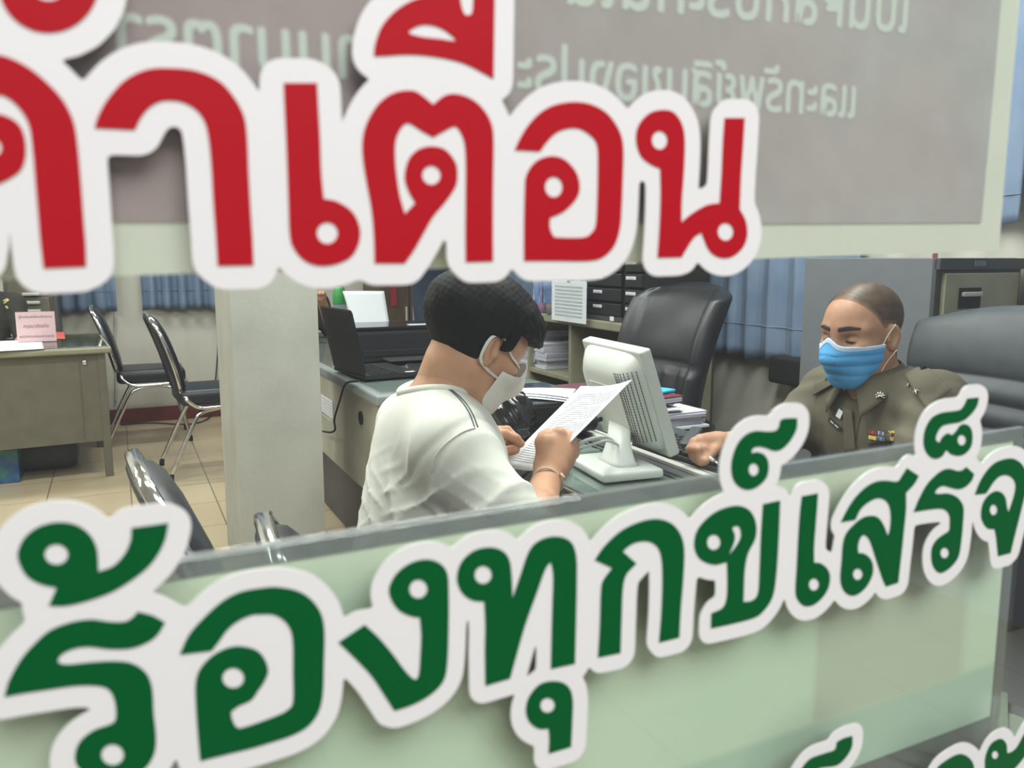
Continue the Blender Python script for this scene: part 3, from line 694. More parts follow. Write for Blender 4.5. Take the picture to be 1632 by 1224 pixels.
for i, b in enumerate(('ผู้ใดประสงค์จะแจ้งความ', 'กรุณาติดต่อ', 'พนักงานสอบสวนเวร')):
    type_line(b, (cc.x, .76 + hgt * (.80 - .33 * i)), (p1 - p0).length * (.92, .7, .95)[i], t, M['pink_ink'], cc.y - .0035)

# filing cabinet behind the steel desk
q0, q1 = at(20, 600, y=6.3), at(93, 600, y=6.3)
t = thing('filing_cabinet', 'olive steel filing cabinet standing behind the pink card sign', 'filing cabinet', ((q0.x + q1.x) / 2, 6.55, 0))
box('body', ((q0.x + q1.x) / 2, 6.56, .66), (q1.x - q0.x + .02, .48, 1.32), M['steel_olive'], t)
zs = [.04, .36, .68, 1.0, 1.30]
for i in range(4):
    d_ = box('drawer', ((q0.x + q1.x) / 2, 6.31, (zs[i] + zs[i + 1]) / 2), (q1.x - q0.x - .03, .02, .30), M['steel_olive'], t)
hx = at(51, 487, y=6.3)
for k in range(3):
    box('handle', (hx.x, 6.285, hx.z + .075 - k * .055), (.1, .03, .02), M['steel_light'], t, None, .008, 3)
box('side_trim', (q1.x + .02, 6.45, .66), (.025, .3, 1.32), M['steel_dark'], t)

# cool box-like coloured carton under the steel desk
M['carton'] = mat('blue_green_printed_carton', (40, 70, 130), .5, c2=(70, 140, 90), scale=9)
k0 = at(0, 800, y=dc.y + .1); k1 = at(35, 800, y=dc.y + .1)
box_c, box_s = ext((k0.x - .3, dc.y + .1, 0), (k1.x, dc.y + .4, .19))
t = thing('carton', 'blue and green printed carton on the floor under the steel desk', 'box', (box_c.x, box_c.y, 0))
box('carton_body', box_c, box_s, M['carton'], t); box('flap', box_c + Vector((0, 0, box_s.z / 2 + .002)), (box_s.x * .98, box_s.y * .98, .004), M['carton'], t)
bc = at(60, 790, y=dc.y + .45)
t = thing('bag', 'dark bag slumped on the floor under the steel desk', 'bag', (bc.x, bc.y, 0))
bm = bmesh.new(); box_into(bm, (bc.x + .06, bc.y, .1), (.36, .28, .2), bev=.07, seg=4)
add('bag_body', bm_mesh('bag_body', bm), M['steel_dark'], t, True)
tube('handle', catmull([(bc.x - .04, bc.y, .19), (bc.x - .0, bc.y, .25), (bc.x + .12, bc.y, .25), (bc.x + .16, bc.y, .19)], 6), .008, M['steel_dark'], t)

# wall cables at the back
def wire(pts, r, label, m=None, cat='cable', n=8, name='cable'):
    o = tube(name, catmull(pts, n), r, m or M['matt_black'], None, 8); return tag(o, label, cat)
yb = Y1 - .012
wire([at(184, 500, y=yb), at(183, 560, y=yb), at(185, 610, y=yb), at(184, 640, y=yb)], .008, 'grey conduit running down the back wall below the left curtain', M['steel_light'], 'conduit')
wire([at(344, 495, y=yb), at(346, 520, y=yb), at(347, 560, y=yb), at(343, 612, y=yb)], .005, 'black cable hanging down the back wall left of the pillar')
wire([at(192, 677, z=.008), at(240, 674, z=.008), at(300, 676, z=.008), at(330, 668, z=.008), at(336, 655, z=.03)], .005, 'black cable lying along the foot of the back wall')


# --- laptop desk (grey steel, glass top) right of the pillar
LX = .835; LY0, LY1 = 2.92, 4.9; LX1 = 1.55
t = thing('office_desk', 'light grey steel desk with a dark glass top carrying the open laptop', 'desk', ((LX + LX1) / 2, (LY0 + LY1) / 2, 0))
box('desk_top', ((LX + LX1) / 2, (LY0 + LY1) / 2, .725), (LX1 - LX, LY1 - LY0, .045), mat('grey_rubber_edge', (128, 134, 134), .5), t, None, .014, 4)
box('glass_sheet', ((LX + LX1) / 2, (LY0 + LY1) / 2, .751), (LX1 - LX - .05, LY1 - LY0 - .05, .005), M['desk_glass'], t)
M['teal_top'] = mat('grey_green_desk_surface', (148, 157, 154), .5, c2=(132, 141, 140), scale=3)
box('desk_surface', ((LX + LX1) / 2, (LY0 + LY1) / 2, .7480), (LX1 - LX - .04, LY1 - LY0 - .04, .001), M['teal_top'], t, None, 0)
box('end_panel', (LX + .035, (LY0 + LY1) / 2, .51), (.02, LY1 - LY0 - .06, .40), mat('cream_grey_steel', (176, 174, 162), .5, c2=(160, 156, 140), scale=5), t)
box('panel_shade_strip', (LX + .07, (LY0 + LY1) / 2, .16), (.02, LY1 - LY0 - .10, .31), M['steel_dark'], t)  # dark strip standing in for the shadow below the end panel
box('modesty_panel', ((LX + LX1) / 2 + .03, LY0 + .05, .42), (LX1 - LX - .12, .02, .58), M['steel_light'], t)
for yy in (LY0 + .05, LY1 - .05):
    for xx in (LX + .05, LX1 - .05): box('leg', (xx, yy, .35), (.04, .04, .70), M['steel_grey'], t)
hole = at(576, 666, x=LX + .025)
lathe('cable_hole', [(.028, 0), (.028, .006), (.022, .007), (.02, .001)], hole, M['matt_black'], t, 24, (-1, 0, 0))
# paper label on the end panel
def wall_card(name, x, a, b, label, m, rows=4, cat='notice'):
    """card on a plane x = const between pixel corners a (upper left) and b (lower right)"""
    p, q = at(a[0], a[1], x=x), at(b[0], b[1], x=x)
    t_ = thing(name, label, cat, tuple((p + q) / 2))
    box('sheet', (x, (p.y + q.y) / 2, (p.z + q.z) / 2), (.002, abs(p.y - q.y), abs(p.z - q.z)), m, t_, None, 0)
    h = abs(p.z - q.z)
    boxes('printed_lines', [((x - .0015, (p.y + q.y) / 2, max(p.z, q.z) - h * (.15 + .7 * i / max(1, rows - 1))), (.001, abs(p.y - q.y) * .8, h * .045)) for i in range(rows)], M['ink'], t_, 0)
    return t_
wall_card('notice_card', LX + .022, (512, 628), (531, 668), 'small printed card stuck on the end panel of the light grey desk', M['paper'], 5)
wall_card('notice_card', LX + .022, (513, 660), (528, 671), 'narrow torn paper strip below the printed card on the grey desk', M['paper'], 2)
wire([at(572, 607, x=LX - .0), at(551, 612, x=LX - .012), at(541, 640, x=LX - .012), at(533, 668, x=LX - .012), at(534, 684, x=LX - .012), at(527, 689, x=LX - .012), at(512, 687, x=LX - .01)], .0045, 'black cable drooping from the laptop over the desk end panel')

# laptop on it: open, its lid back towards us
la, lb = at(596, 605, z=.757), at(530, 590, z=.757)
hinge_a = at(577, 604, z=.765); 
t = thing('laptop', 'open black laptop on the light grey desk, lid back turned this way', 'laptop', tuple(at(600, 600, z=.757)))
ha, hb = at(581, 601, z=.772), at(533, 585, z=.772)       # hinge line, near and far end
hb = ha + (hb - ha).normalized() * .37
n_ = Vector((hb.y - ha.y, -(hb.x - ha.x), 0)).normalized()  # towards the keyboard side
if n_.x < 0: n_ = -n_
def quadslab(name, a, b, c, d, th, m, parent, bev=.004):
    a, b, c, d = map(Vector, (a, b, c, d)); n = (b - a).cross(d - a).normalized() * th
    bm = bmesh.new(); vs = [bm.verts.new(p) for p in (a, b, c, d, a + n, b + n, c + n, d + n)]
    for q in ((3, 2, 1, 0), (4, 5, 6, 7), (0, 1, 5, 4), (1, 2, 6, 5), (2, 3, 7, 6), (3, 0, 4, 7)): bm.faces.new([vs[i] for i in q])
    bmesh.ops.recalc_face_normals(bm, faces=bm.faces)
    if bev: bmesh.ops.bevel(bm, geom=list(bm.edges) + list(bm.verts), offset=min(bev, th * .45), segments=2, affect='EDGES')
    return add(name, bm_mesh(name, bm), m, parent)
upv = Vector((0, 0, .27)) - n_ * .055
lid = quadslab('lid', ha, hb, hb + upv, ha + upv, .009, M['black_plastic'], t)
scr = quadslab('screen', ha + upv * .06 + n_ * .012 + (hb - ha) * .03, hb + upv * .06 + n_ * .012 - (hb - ha) * .03, hb + upv * .96 + n_ * .012 - (hb - ha) * .03, ha + upv * .96 + n_ * .012 + (hb - ha) * .03, .002, M['glossy_black'], t, 0)
zz = Vector((0, 0, -.014))
quadslab('keyboard_base', ha + n_ * .25 + zz, hb + n_ * .25 + zz, hb + zz, ha + zz, .018, M['black_plastic'], t)
kb = []
for i in range(14):
    for j in range(5):
        p = ha + (hb - ha) * (.06 + .064 * i) + n_ * (.045 + .026 * j) + Vector((0, 0, .006)); kb.append((p, (.017, .017, .005), None))
boxes('keys', kb, M['matt_black'], t, .001, rotz(math.atan2(n_.y, n_.x)))
M['sticker'] = mat('silver_sticker', (210, 212, 216), .4)
quadslab('sticker', ha + n_ * .19 + Vector((0, 0, .0055)) + (hb - ha) * .03, ha + n_ * .19 + Vector((0, 0, .0055)) + (hb - ha) * .10, ha + n_ * .23 + Vector((0, 0, .0055)) + (hb - ha) * .10, ha + n_ * .23 + Vector((0, 0, .0055)) + (hb - ha) * .03, .0008, M['sticker'], t, 0)
# thin black box (external drive) right of the laptop, papers under the glass
ek = at(665, 592, z=.757)
t = thing('folder', 'flat black folder lying on the light grey desk beside the laptop', 'folder', tuple(ek))
box('cover', (ek.x + .12, ek.y + .02, .766), (.30, .20, .018), M['black_plastic'], t, rotz(-.25), .005)
box('pages', (ek.x + .12, ek.y + .02, .766), (.302, .19, .008), M['paper_edge'], t, rotz(-.25), .001)

# printer with paper standing in its rear tray
pf, pg = at(563, 575, z=.757), at(693, 572, z=.757)
py_ = 3.80; xa_, xb_ = at(562, 580, y=py_).x, at(702, 580, y=py_).x
zt_ = at(600, 526, y=py_).z
t = thing('printer', 'black inkjet printer behind the open laptop, white paper standing in its rear tray', 'printer', ((xa_ + xb_) / 2, py_ + .17, .755))
box('body', ((xa_ + xb_) / 2, py_ + .17, (.757 + zt_) / 2), (xb_ - xa_, .34, zt_ - .757), M['black_plastic'], t, None, .02, 3)
box('lid', ((xa_ + xb_) / 2, py_ + .165, zt_ + .006), (xb_ - xa_ - .01, .33, .016), M['glossy_black'], t, None, .006, 3)
box('status_panel', (xb_ - .09, py_ + .05, zt_ + .0155), (.11, .05, .003), M['sticker'], t, None, .001)
box('output_slot', ((xa_ + xb_) / 2, py_ - .004, .80), (xb_ - xa_ - .1, .012, .03), M['matt_black'], t)
box('output_tray', ((xa_ + xb_) / 2 + .03, py_ - .06, .775), (.22, .13, .006), M['steel_dark'], t, None, .002)
d1, d2 = at(566, 528, y=py_ + .30), at(622, 526, y=py_ + .30)
d3, d4 = at(612, 464, y=py_ + .36), at(546, 464, y=py_ + .36)
paper_sheet('paper', [d1, d2, d3, d4], 'blank white sheet standing upright in the rear tray of the printer', sag=.004)

# green-capped bottle and small items behind the laptop lid
def bottle(px, py, y, r, h, label, body, cap, z=None, group=None):
    c = at(px, py, y=y); z = c.z if z is None else z
    t_ = thing('bottle', label, 'bottle', (c.x, y, z), group)
    lathe('bottle_body', [(r * .9, 0), (r, .01), (r, h * .62), (r * .55, h * .8), (r * .4, h * .86), (r * .4, h * .9)], (c.x, y, z), body, t_, 20)
    lathe('cap', [(r * .46, h * .88), (r * .46, h), (r * .4, h * 1.01)], (c.x, y, z), cap, t_, 16)
    return t_
M['pet'] = glass_mat('clear_plastic', (214, 224, 236), haze=.18, hazecol=(190, 205, 225))
M['green_label'] = mat('green_label', (52, 150, 72), .5)
gb = bottle(542, 500, 5.85, .046, .37, 'clear plastic bottle with a green label between laptop lid and printer sheet', M['pet'], M['white_plastic'], .751)
cgb = gb.location
lathe('bottle_label', [(.047, .17), (.048, .175), (.048, .225), (.047, .235), (.040, .262), (.033, .290)], (cgb.x, cgb.y, .752), M['green_label'], gb, 20)

# --- desk behind with a red-topped item at the left of the laptop (far row)
t = thing('table', 'cream table edge with a red folder showing between pillar and laptop', 'table', (1.6, 6.0, 0))
box('table_top', (1.6, 6.0, .73), (1.1, .7, .04), M['steel_light'], t, None, .01, 3)
for xx in (1.1, 2.1):
    for yy in (5.7, 6.3): box('leg', (xx, yy, .355), (.045, .045, .71), M['steel_light'], t)
box('apron', (1.6, 5.68, .63), (1.0, .02, .16), M['steel_light'], t)
M['red_folder'] = mat('red_folder', (140, 34, 48), .5)
rf = at(517, 522, y=5.8)
t = thing('folder', 'dark red folder lying on the cream table left of the laptop lid', 'folder', (rf.x, 5.85, .75))
box('cover', (rf.x + .05, 5.85, .765), (.34, .24, .03), M['red_folder'], t, None, .004); box('pages', (rf.x + .05, 5.845, .765), (.33, .24, .016), M['paper_edge'], t, None, .001)

# --- steel shelf unit with tray towers, bag, hanging sheet, paper stacks
SX = 2.02; 
s0, s1 = at(1022, 520, x=SX), at(905, 520, x=SX)
SY0, SY1 = s0.y, at(838, 560, x=SX).y
ztop = at(960, 512, x=SX).z
SXB = 2.42
t = thing('side_cabinet', 'beige steel open cabinet carrying the black drawer towers, behind the monitor', 'cabinet', ((SX + SXB) / 2, (SY0 + SY1) / 2, 0))
cw = SXB - SX
box('top', ((SX + SXB) / 2, (SY0 + SY1) / 2, ztop - .02), (cw, SY1 - SY0 + .04, .04), M['steel_beige'], t, None, .006)
box('back_panel', (SXB - .01, (SY0 + SY1) / 2, ztop / 2), (.02, SY1 - SY0, ztop - .04), M['steel_dark'], t)
dv = at(905, 550, x=SX).y
for yy in (SY0 + .012, dv, SY1 - .012): box('upright', ((SX + SXB) / 2, yy, ztop / 2 - .02), (cw - .02, .024, ztop - .042), M['steel_beige'], t)
zsh = at(860, 590, x=SX).z
box('shelf', ((SX + SXB) / 2, (dv + SY1) / 2, zsh - .012), (cw - .02, SY1 - dv - .03, .024), M['steel_beige'], t)
box('shelf', ((SX + SXB) / 2, (dv + SY0) / 2, .3), (cw - .02, dv - SY0 - .03, .024), M['steel_beige'], t)
box('shelf', ((SX + SXB) / 2, (dv + SY1) / 2, .1), (cw - .02, SY1 - dv - .03, .024), M['steel_beige'], t)
# paper stacks on the shelf
def stack(c, sx, sy, z0, n, th, label, m, group=None, seed=0, cat='paper stack', cover=None):
    rnd = random.Random(seed); t_ = thing('paper_stack', label, cat, (c[0], c[1], z0), group); z = z0
    for i in range(n):
        h = th * rnd.uniform(.7, 1.3)
        box('bundle', (c[0] + rnd.uniform(-.012, .012), c[1] + rnd.uniform(-.015, .015), z + h / 2), (sx * rnd.uniform(.93, 1), sy * rnd.uniform(.93, 1), h - .001), m if not (cover and i == n - 1) else cover, t_, rotz(rnd.uniform(-.05, .05)), .0015)
        z += h
    return z
st1 = at(856, 588, x=SX + .13)
stack((SX + .15, st1.y + .02), .26, .33, zsh + .001, 9, .028, 'tall grey-white pile of bound papers on the cabinet shelf', M['paper_edge'], seed=3)
st2 = at(892, 588, x=SX + .13)
stack((SX + .15, st2.y + .035), .24, .13, zsh + .001, 6, .022, 'low grey-white pile of papers beside the cabinet upright', M['paper_edge'], seed=4)
# drawer towers
def tower(pxa, pxb, label, nd, seed):
    ya, yb_ = at(pxb, 500, x=SX + .02).y, at(pxa, 500, x=SX + .02).y
    t_ = thing('drawer_tower', label, 'drawer unit', (SX + .2, (ya + yb_) / 2, ztop), 'black drawer towers on the beige cabinet')
    H = .068 * nd + .03
    box('casing', (SX + .21, (ya + yb_) / 2, ztop + H / 2 + .002), (.34, yb_ - ya, H), M['matt_black'], t_, None, .006)
    for i in range(nd):
        z = ztop + .02 + .068 * (i + .5)
        d_ = box('drawer', (SX + .034, (ya + yb_) / 2, z), (.02, (yb_ - ya) * .93, .058), M['black_plastic'], t_, None, .004)
        box('label_holder', (SX + .0225, ya + (yb_ - ya) * .62, z + .012), (.004, .075, .014), M['sticker'], t_, None, .001)
        box('label_text', (SX + .0200, ya + (yb_ - ya) * .62, z + .011), (.001, .06, .003), M['ink'], t_, None, 0)
    box('foot_plate', (SX + .04, (ya + yb_) / 2 , ztop + .012), (.03, (yb_ - ya) * .98, .02), M['steel_dark'], t_, None, .002)
tower(929, 990, 'black plastic drawer tower nearer the hanging sheet on the beige cabinet', 6, 0)
tower(993, 1021, 'black plastic drawer tower half hidden by the leather chair back', 6, 1)
bt = at(975, 508, x=SX - .003)
tag(box('sticker', (SX - .003, bt.y, bt.z), (.003, .03, .02), M['paper'], None, None, 0), 'small white sticker on the edge of the beige cabinet', 'sticker')
# hanging printed sheet
t_ = wall_card('hanging_sheet', SX - .03, (880, 446), (934, 517), 'printed white sheet hanging beside the black drawer towers', M['paper'], 9, 'paper')
box('clip', (SX - .02, at(907, 446, x=SX - .03).y, at(907, 446, x=SX - .03).z + .0), (.03, .03, .02), M['steel_grey'], t_, None, .003)
hs = at(907, 440, x=SX + .03)
t = thing('stand', 'grey steel frame that holds the hanging sheet and drinks behind the man', 'stand', (SX + .02, hs.y, ztop))
ydr = at(858, 480, x=SX).y
box('panel', (SX + .11, (hs.y + ydr) / 2 + .05, ztop + .23), (.02, abs(ydr - hs.y) + .42, .46), mat('blue_printed_wrap', (72, 104, 178), .4, c2=(178, 190, 214), scale=16, lo=.4, hi=.55), t)
box('foot', (SX + .11, (hs.y + ydr) / 2 + .05, ztop + .01), (.10, abs(ydr - hs.y) + .42, .02), M['steel_dark'], t)
# bagged drinks
M['tea'] = mat('brown_iced_tea', (176, 132, 84), .3); M['pinkcup'] = mat('pink_print', (210, 120, 140), .5)
for k, (px, m_, lab) in enumerate(((858, M['tea'], 'clear cup of brown iced tea with a dark straw, next to the hanging sheet'), (842, M['pinkcup'], 'clear cup of pink drink beside the iced tea'))):
    c = at(px, 503, x=SX - .06)
    t = thing('drink_cup', lab, 'drink', (c.x, c.y, ztop))
    if c.z < ztop: zc = ztop + .002
    else: zc = c.z
    lathe('cup', [(.034, 0), (.036, .004), (.047, .13), (.05, .132), (.044, .16), (.02, .175)], (c.x + .085, c.y, ztop + .001), M['pet'], t, 22)
    lathe('drink', [(.030, .004), (.036, .05), (.030, .052)], (c.x + .085, c.y, ztop + .001), m_, t, 20)
    tube('straw', [(c.x + .085, c.y, ztop + .02), (c.x + .09, c.y + .01, ztop + .22)], .004, M['matt_black'] if k == 0 else M['red_folder'], t, 8)
# --- executive chair
def exec_chair(name, label, c, rz, H, leather, ribs, width, lean=.22, wing=True, top_round=.5, zlo=.50, vribs=0):
    t = thing(name, label, 'chair', (c[0], c[1], 0)); fx, fy = axes(rz)
    def w(a, b, z): p = Vector((c[0], c[1], 0)) + fx * a + fy * b; return Vector((p.x, p.y, z))
    Rz = rotz(rz)
    # seat
    bm = bmesh.new(); box_into(bm, (.02, 0, .455), (.50, .50, .12), bev=.05, seg=4)
    for v in bm.verts: v.co = w(v.co.x, v.co.y, v.co.z + .02 * math.cos(v.co.y * 6))
    add('seat', bm_mesh('seat', bm), leather, t, True)
    # backrest: rows of padded ribs with thick side bolsters, concave front
    NS, NZ = 41, 120; v, f = [], []
    hw = width / 2
    def prof(s, z):  # half width at height
        u_ = (z - zlo) / (H - zlo)
        k = 1 - .10 * (1 - u_) ** 2
        if u_ > 1 - top_round * .25: k *= math.sqrt(max(.0, 1 - ((u_ - (1 - top_round * .25)) / (top_round * .25)) ** 2 * .28))
        return hw * k
    for side in (0, 1):
        for j in range(NZ + 1):
            u_ = j / NZ; z = zlo + (H - zlo) * u_
            for i in range(NS + 1):
                s = -1 + 2 * i / NS; b = s * prof(s, z)
                base = -.25 - lean * (z - zlo) + .05 * math.sin(math.pi * u_)
                edge = abs(s) ** 6
                thick = .055 * (1 - edge) * (1 - (2 * u_ - 1) ** 16)
                zz_ = z - (.04 * s * s if u_ > .9 else 0) * (u_ - .9) * 10
                if side == 0:
                    rb = 0
                    for (za, zb) in ribs:
                        if za <= z <= zb: rb = .020 * abs(math.sin(math.pi * (z - za) / (zb - za))) ** .6
                    if z < vribs: rb += .016 * abs(math.sin(s * math.pi * 2.5)) ** .6 * min(1, (vribs - z) / .03)
                    bol = .045 * math.exp(-((abs(s) - .88) / .12) ** 2) if wing else 0
                    a = base + .012 + thick * .5 + rb * (1 - .2 * edge) + bol + .05 * s * s
                    v.append(w(a, b, zz_))
                else:
                    v.append(w(base - thick * .6 - .012 + .05 * s * s, b, zz_))
    N = (NS + 1) * (NZ + 1)
    for j in range(NZ):
        for i in range(NS):
            q = j * (NS + 1) + i; f.append((q, q + 1, q + NS + 2, q + NS + 1)); f.append((N + q, N + q + NS + 1, N + q + NS + 2, N + q + 1))
    rim = [i for i in range(NS + 1)] + [j * (NS + 1) + NS for j in range(1, NZ + 1)] + [NZ * (NS + 1) + i for i in range(NS - 1, -1, -1)] + [j * (NS + 1) for j in range(NZ - 1, 0, -1)]
    for k in range(len(rim)): p, q = rim[k], rim[(k + 1) % len(rim)]; f.append((q, p, N + p, N + q))
    o = add('backrest', pyd('backrest', v, f), leather, t, True)
    for s in (-1, 1):
        tube('armrest', catmull([w(-.24, s * .27, .60), w(-.1, s * .29, .66), w(.12, s * .29, .655), w(.2, s * .28, .62)], 6), .026, M['black_plastic'], t, 10)
        tube('armrest_post', catmull([w(.16, s * .285, .63), w(.1, s * .28, .52), w(.0, s * .23, .42)], 6), .015, M['black_plastic'], t, 10)
    lathe('gas_column', [(.03, .09), (.03, .25), (.022, .26), (.022, .40)], w(0, 0, 0), M['steel_dark'], t, 18)
    for k in range(5):
        a = 2 * math.pi * k / 5 + .3; e = w(.28 * math.cos(a), .28 * math.sin(a), .065)
        tube('base_arm', [w(0, 0, .1), e], [.024, .016], M['black_plastic'], t, 10)
        lathe('caster', [(.026, -.012), (.028, -.008), (.028, .008), (.026, .012)], (e.x, e.y, .028), M['matt_black'], t, 14, (fx.x, fx.y, 0))
    return t
pe = at(1075, 560, d=3.35)
rb_lo = [(.52 + .075 * i, .52 + .075 * (i + 1)) for i in range(4)]
exec_chair('office_chair', 'tall black leather executive chair with padded sides, beyond the monitor', (pe.x - .29, pe.y - .02), math.radians(188), 1.15, M['black_leather'], [(.84, 1.12)], .50, .28, vribs=.82)
po_ = at(1550, 600, x=2.08)
exec_chair('office_chair', 'grey-black chair with horizontal padded ribs behind the uniformed man', (1.84, 1.40), math.radians(176), 1.125, M['grey_leather'], [(.50 + .062 * i, .50 + .062 * (i + 1)) for i in range(7)] + [(.94, 1.115)], .56, .12, False, .35)
exec_chair('office_chair', 'black leather chair close to the window, dark edge right of the poster', (1.13, .86), math.radians(90), 1.02, M['black_leather'], [(.6, .98)], .50, .10, False, .4)
# navy chair back behind the man's head
pn = at(700, 470, d=5.75)
M['navy'] = mat('navy_fabric', (44, 56, 78), .8, c2=(36, 46, 66), scale=30)
exec_chair('office_chair', 'navy fabric office chair between the printer and the back of the man\'s head', (pn.x, pn.y), math.radians(80), 1.3, M['navy'], [(.8, 1.2)], .44, .15, False, .9, .78)

# --- filing cabinet right, behind the uniformed man
FX = 2.2; fa = at(1279, 500, x=FX).y; fb = at(1481, 500, x=FX).y
zf = at(1380, 411, x=FX).z; FXE = X1 - .03
t = thing('filing_cabinet', 'grey-sided filing cabinet with beige drawers, behind the uniformed man', 'filing cabinet', ((FX + FXE) / 2, (fa + fb) / 2, 0))
box('body', ((FX + FXE) / 2, (fa + fb) / 2, zf / 2), (FXE - FX, fa - fb, zf), M['steel_grey'], t, None, .003)
fw = FXE - FX
box('front_frame', ((FX + FXE) / 2, fb - .006, zf / 2), (fw, .014, zf - .004), M['steel_dark'], t, None, .002)
hd = .28
for i in range(4):
    z1 = zf - .045 - i * (hd + .02)
    d_ = box('drawer', ((FX + FXE) / 2, fb - .02, z1 - hd / 2), (fw - .05, .016, hd), M['steel_beige'], t, None, .004)
    hc = at(1545, 475, y=fb - .03)
    zc = z1 - (zf - .045 - hc.z) 
    box('handle_recess', (hc.x, fb - .031, zc), (.095, .006, .062), M['matt_black'], t, None, .002)
    box('handle', (hc.x, fb - .038, zc + .012), (.085, .012, .014), M['steel_light'], t, None, .004)
box('top_rail', ((FX + FXE) / 2, fb - .016, zf - .018), (fw, .018, .034), M['steel_dark'], t, None, .002)
lb = at(1491, 408, y=fb - .03); box('maker_badge', (lb.x, fb - .027, lb.z), (.022, .004, .016), mat('red_white_badge', (190, 130, 125), .5), t, None, 0)
box('number_plate', (at(1565, 406, y=fb - .03).x, fb - .027, zf - .017), (.05, .003, .016), M['steel_grey'], t, None, .001)
# black speaker-like box under the curtain beside the cabinet
bx0 = at(1221, 590, x=FX + .3); bx1 = at(1279, 600, x=FX + .3)
bz0 = at(1262, 617, x=FX + .3).z; bz1 = at(1240, 568, x=FX + .3).z
t = thing('wall_box', 'small black box on the right wall under the curtain, beside the grey cabinet', 'box', (FX + .36, bx0.y, bz0))
box('casing', (FX + .355, (bx0.y + bx1.y) / 2, (bz0 + bz1) / 2), (.10, bx0.y - bx1.y, bz1 - bz0), M['matt_black'], t, None, .02, 3)
box('bracket', (X1 - .006, (bx0.y + bx1.y) / 2, (bz0 + bz1) / 2), (.012, .1, .1), M['steel_dark'], t)

# --- the officer's desk
DX0, DX1, DY0, DY1, DZ = .86, 1.50, 1.14, 2.55, .75
t = thing('office_desk', 'glass-topped grey desk between the two seated men', 'desk', ((DX0 + DX1) / 2, (DY0 + DY1) / 2, 0))
box('desk_top', ((DX0 + DX1) / 2, (DY0 + DY1) / 2, DZ - .026), (DX1 - DX0, DY1 - DY0, .040), M['steel_dark'], t, None, .006)
M['desk_green'] = mat('grey_green_desk_top', (172, 180, 174), .35, c2=(152, 161, 156), scale=4)
box('desk_surface', ((DX0 + 1.13) / 2 + .005, (DY0 + DY1) / 2, DZ - .0055), (1.13 - DX0 - .01, DY1 - DY0 - .02, .001), M['desk_green'], t, None, 0)
box('glass_sheet', ((DX0 + 1.13) / 2, (DY0 + DY1) / 2, DZ - .0025), (1.13 - DX0, DY1 - DY0, .005), M['desk_glass'], t, None, .001)
box('edge_strip', (DX0 + .005, (DY0 + DY1) / 2, DZ + .001), (.008, DY1 - DY0, .006), M['chrome'], t, None, .002)
box('edge_strip', (1.137, (DY0 + DY1) / 2, DZ + .001), (.010, DY1 - DY0, .006), M['chrome'], t, None, .002)
box('edge_strip', (1.205, (DY0 + DY1) / 2, DZ - .001), (.022, DY1 - DY0, .010), M['steel_light'], t, None, .002)
box('edge_strip', (1.232, (DY0 + DY1) / 2, DZ - .001), (.012, DY1 - DY0, .008), M['steel_light'], t, None, .002)
box('modesty_panel', (DX0 + .04, (DY0 + DY1) / 2, .42), (.02, DY1 - DY0 - .1, .58), M['steel_grey'], t)
for yy in (DY0 + .05, DY1 - .05):
    for xx in (DX0 + .06, DX1 - .05): box('leg', (xx, yy, .35), (.04, .04, .70), M['steel_grey'], t)

# keyboard
kc = at(1112, 730, z=DZ + .02); ks = rotz(math.radians(2))
t = thing('keyboard', 'black computer keyboard under the uniformed man\'s hand', 'keyboard', (1.31, kc.y, DZ))
kx = 1.305; ky = 1.60
box('tray', (kx, ky, DZ + .006), (.155, .45, .018), M['black_plastic'], t, ks, .005)
kb = []
for i in range(17):
    for j in range(5):
        p = Vector((kx, ky, DZ + .020)) + ks @ Vector((-.055 + .026 * j, -.208 + .026 * i, 0)); kb.append((p, (.019, .019, .010)))
boxes('keys', kb, mat('black_keys', (44, 46, 48), .5), t, .003, ks)

# --- monitor (seen from behind)
mb = at(985, 748, z=DZ + .004)
t = thing('monitor', 'off-white computer monitor seen from behind, standing on the glass-topped desk', 'monitor', (mb.x, mb.y, DZ))
mr = at(1045, 735, d=1.98)
# panel frame: width along w, up along u, from pixel corners
TL = at(935, 533, d=2.11)     # back shell top, far/left
TR = at(1021, 561, d=1.84)    # top right corner (near)
BR = at(1050, 728, d=1.93)
wv = (TR - TL); 
wdir = Vector((wv.x, wv.y, 0)).normalized(); 
# outline in photo: front frame edge runs (1021,562)-(1052,733); back casing bulges towards us
PW, PH, PD = .315, .265, .045
updir = (TR - BR).normalized()
frontn = wdir.cross(updir).normalized()          # direction the screen faces (away from us)
if frontn.dot(Fv) < 0: frontn = -frontn
updir = frontn.cross(wdir).normalized(); updir = updir if updir.z > 0 else -updir
org = TR                                            # top-right-near corner of the frame
def mw(a, b, c): return org - wdir * a - updir * b + frontn * c   # a: along width to the far side, b: down, c: towards the screen
rotm = Matrix((wdir, updir, frontn)).transposed()
fc = mw(PW / 2, PH / 2, .012)
box('bezel', fc, (PW, PH, .030), M['white_plastic'], t, rotm, .008, 4)
box('screen', mw(PW / 2, PH / 2, .0285), (PW - .04, PH - .04, .002), M['glossy_black'], t, rotm, 0)
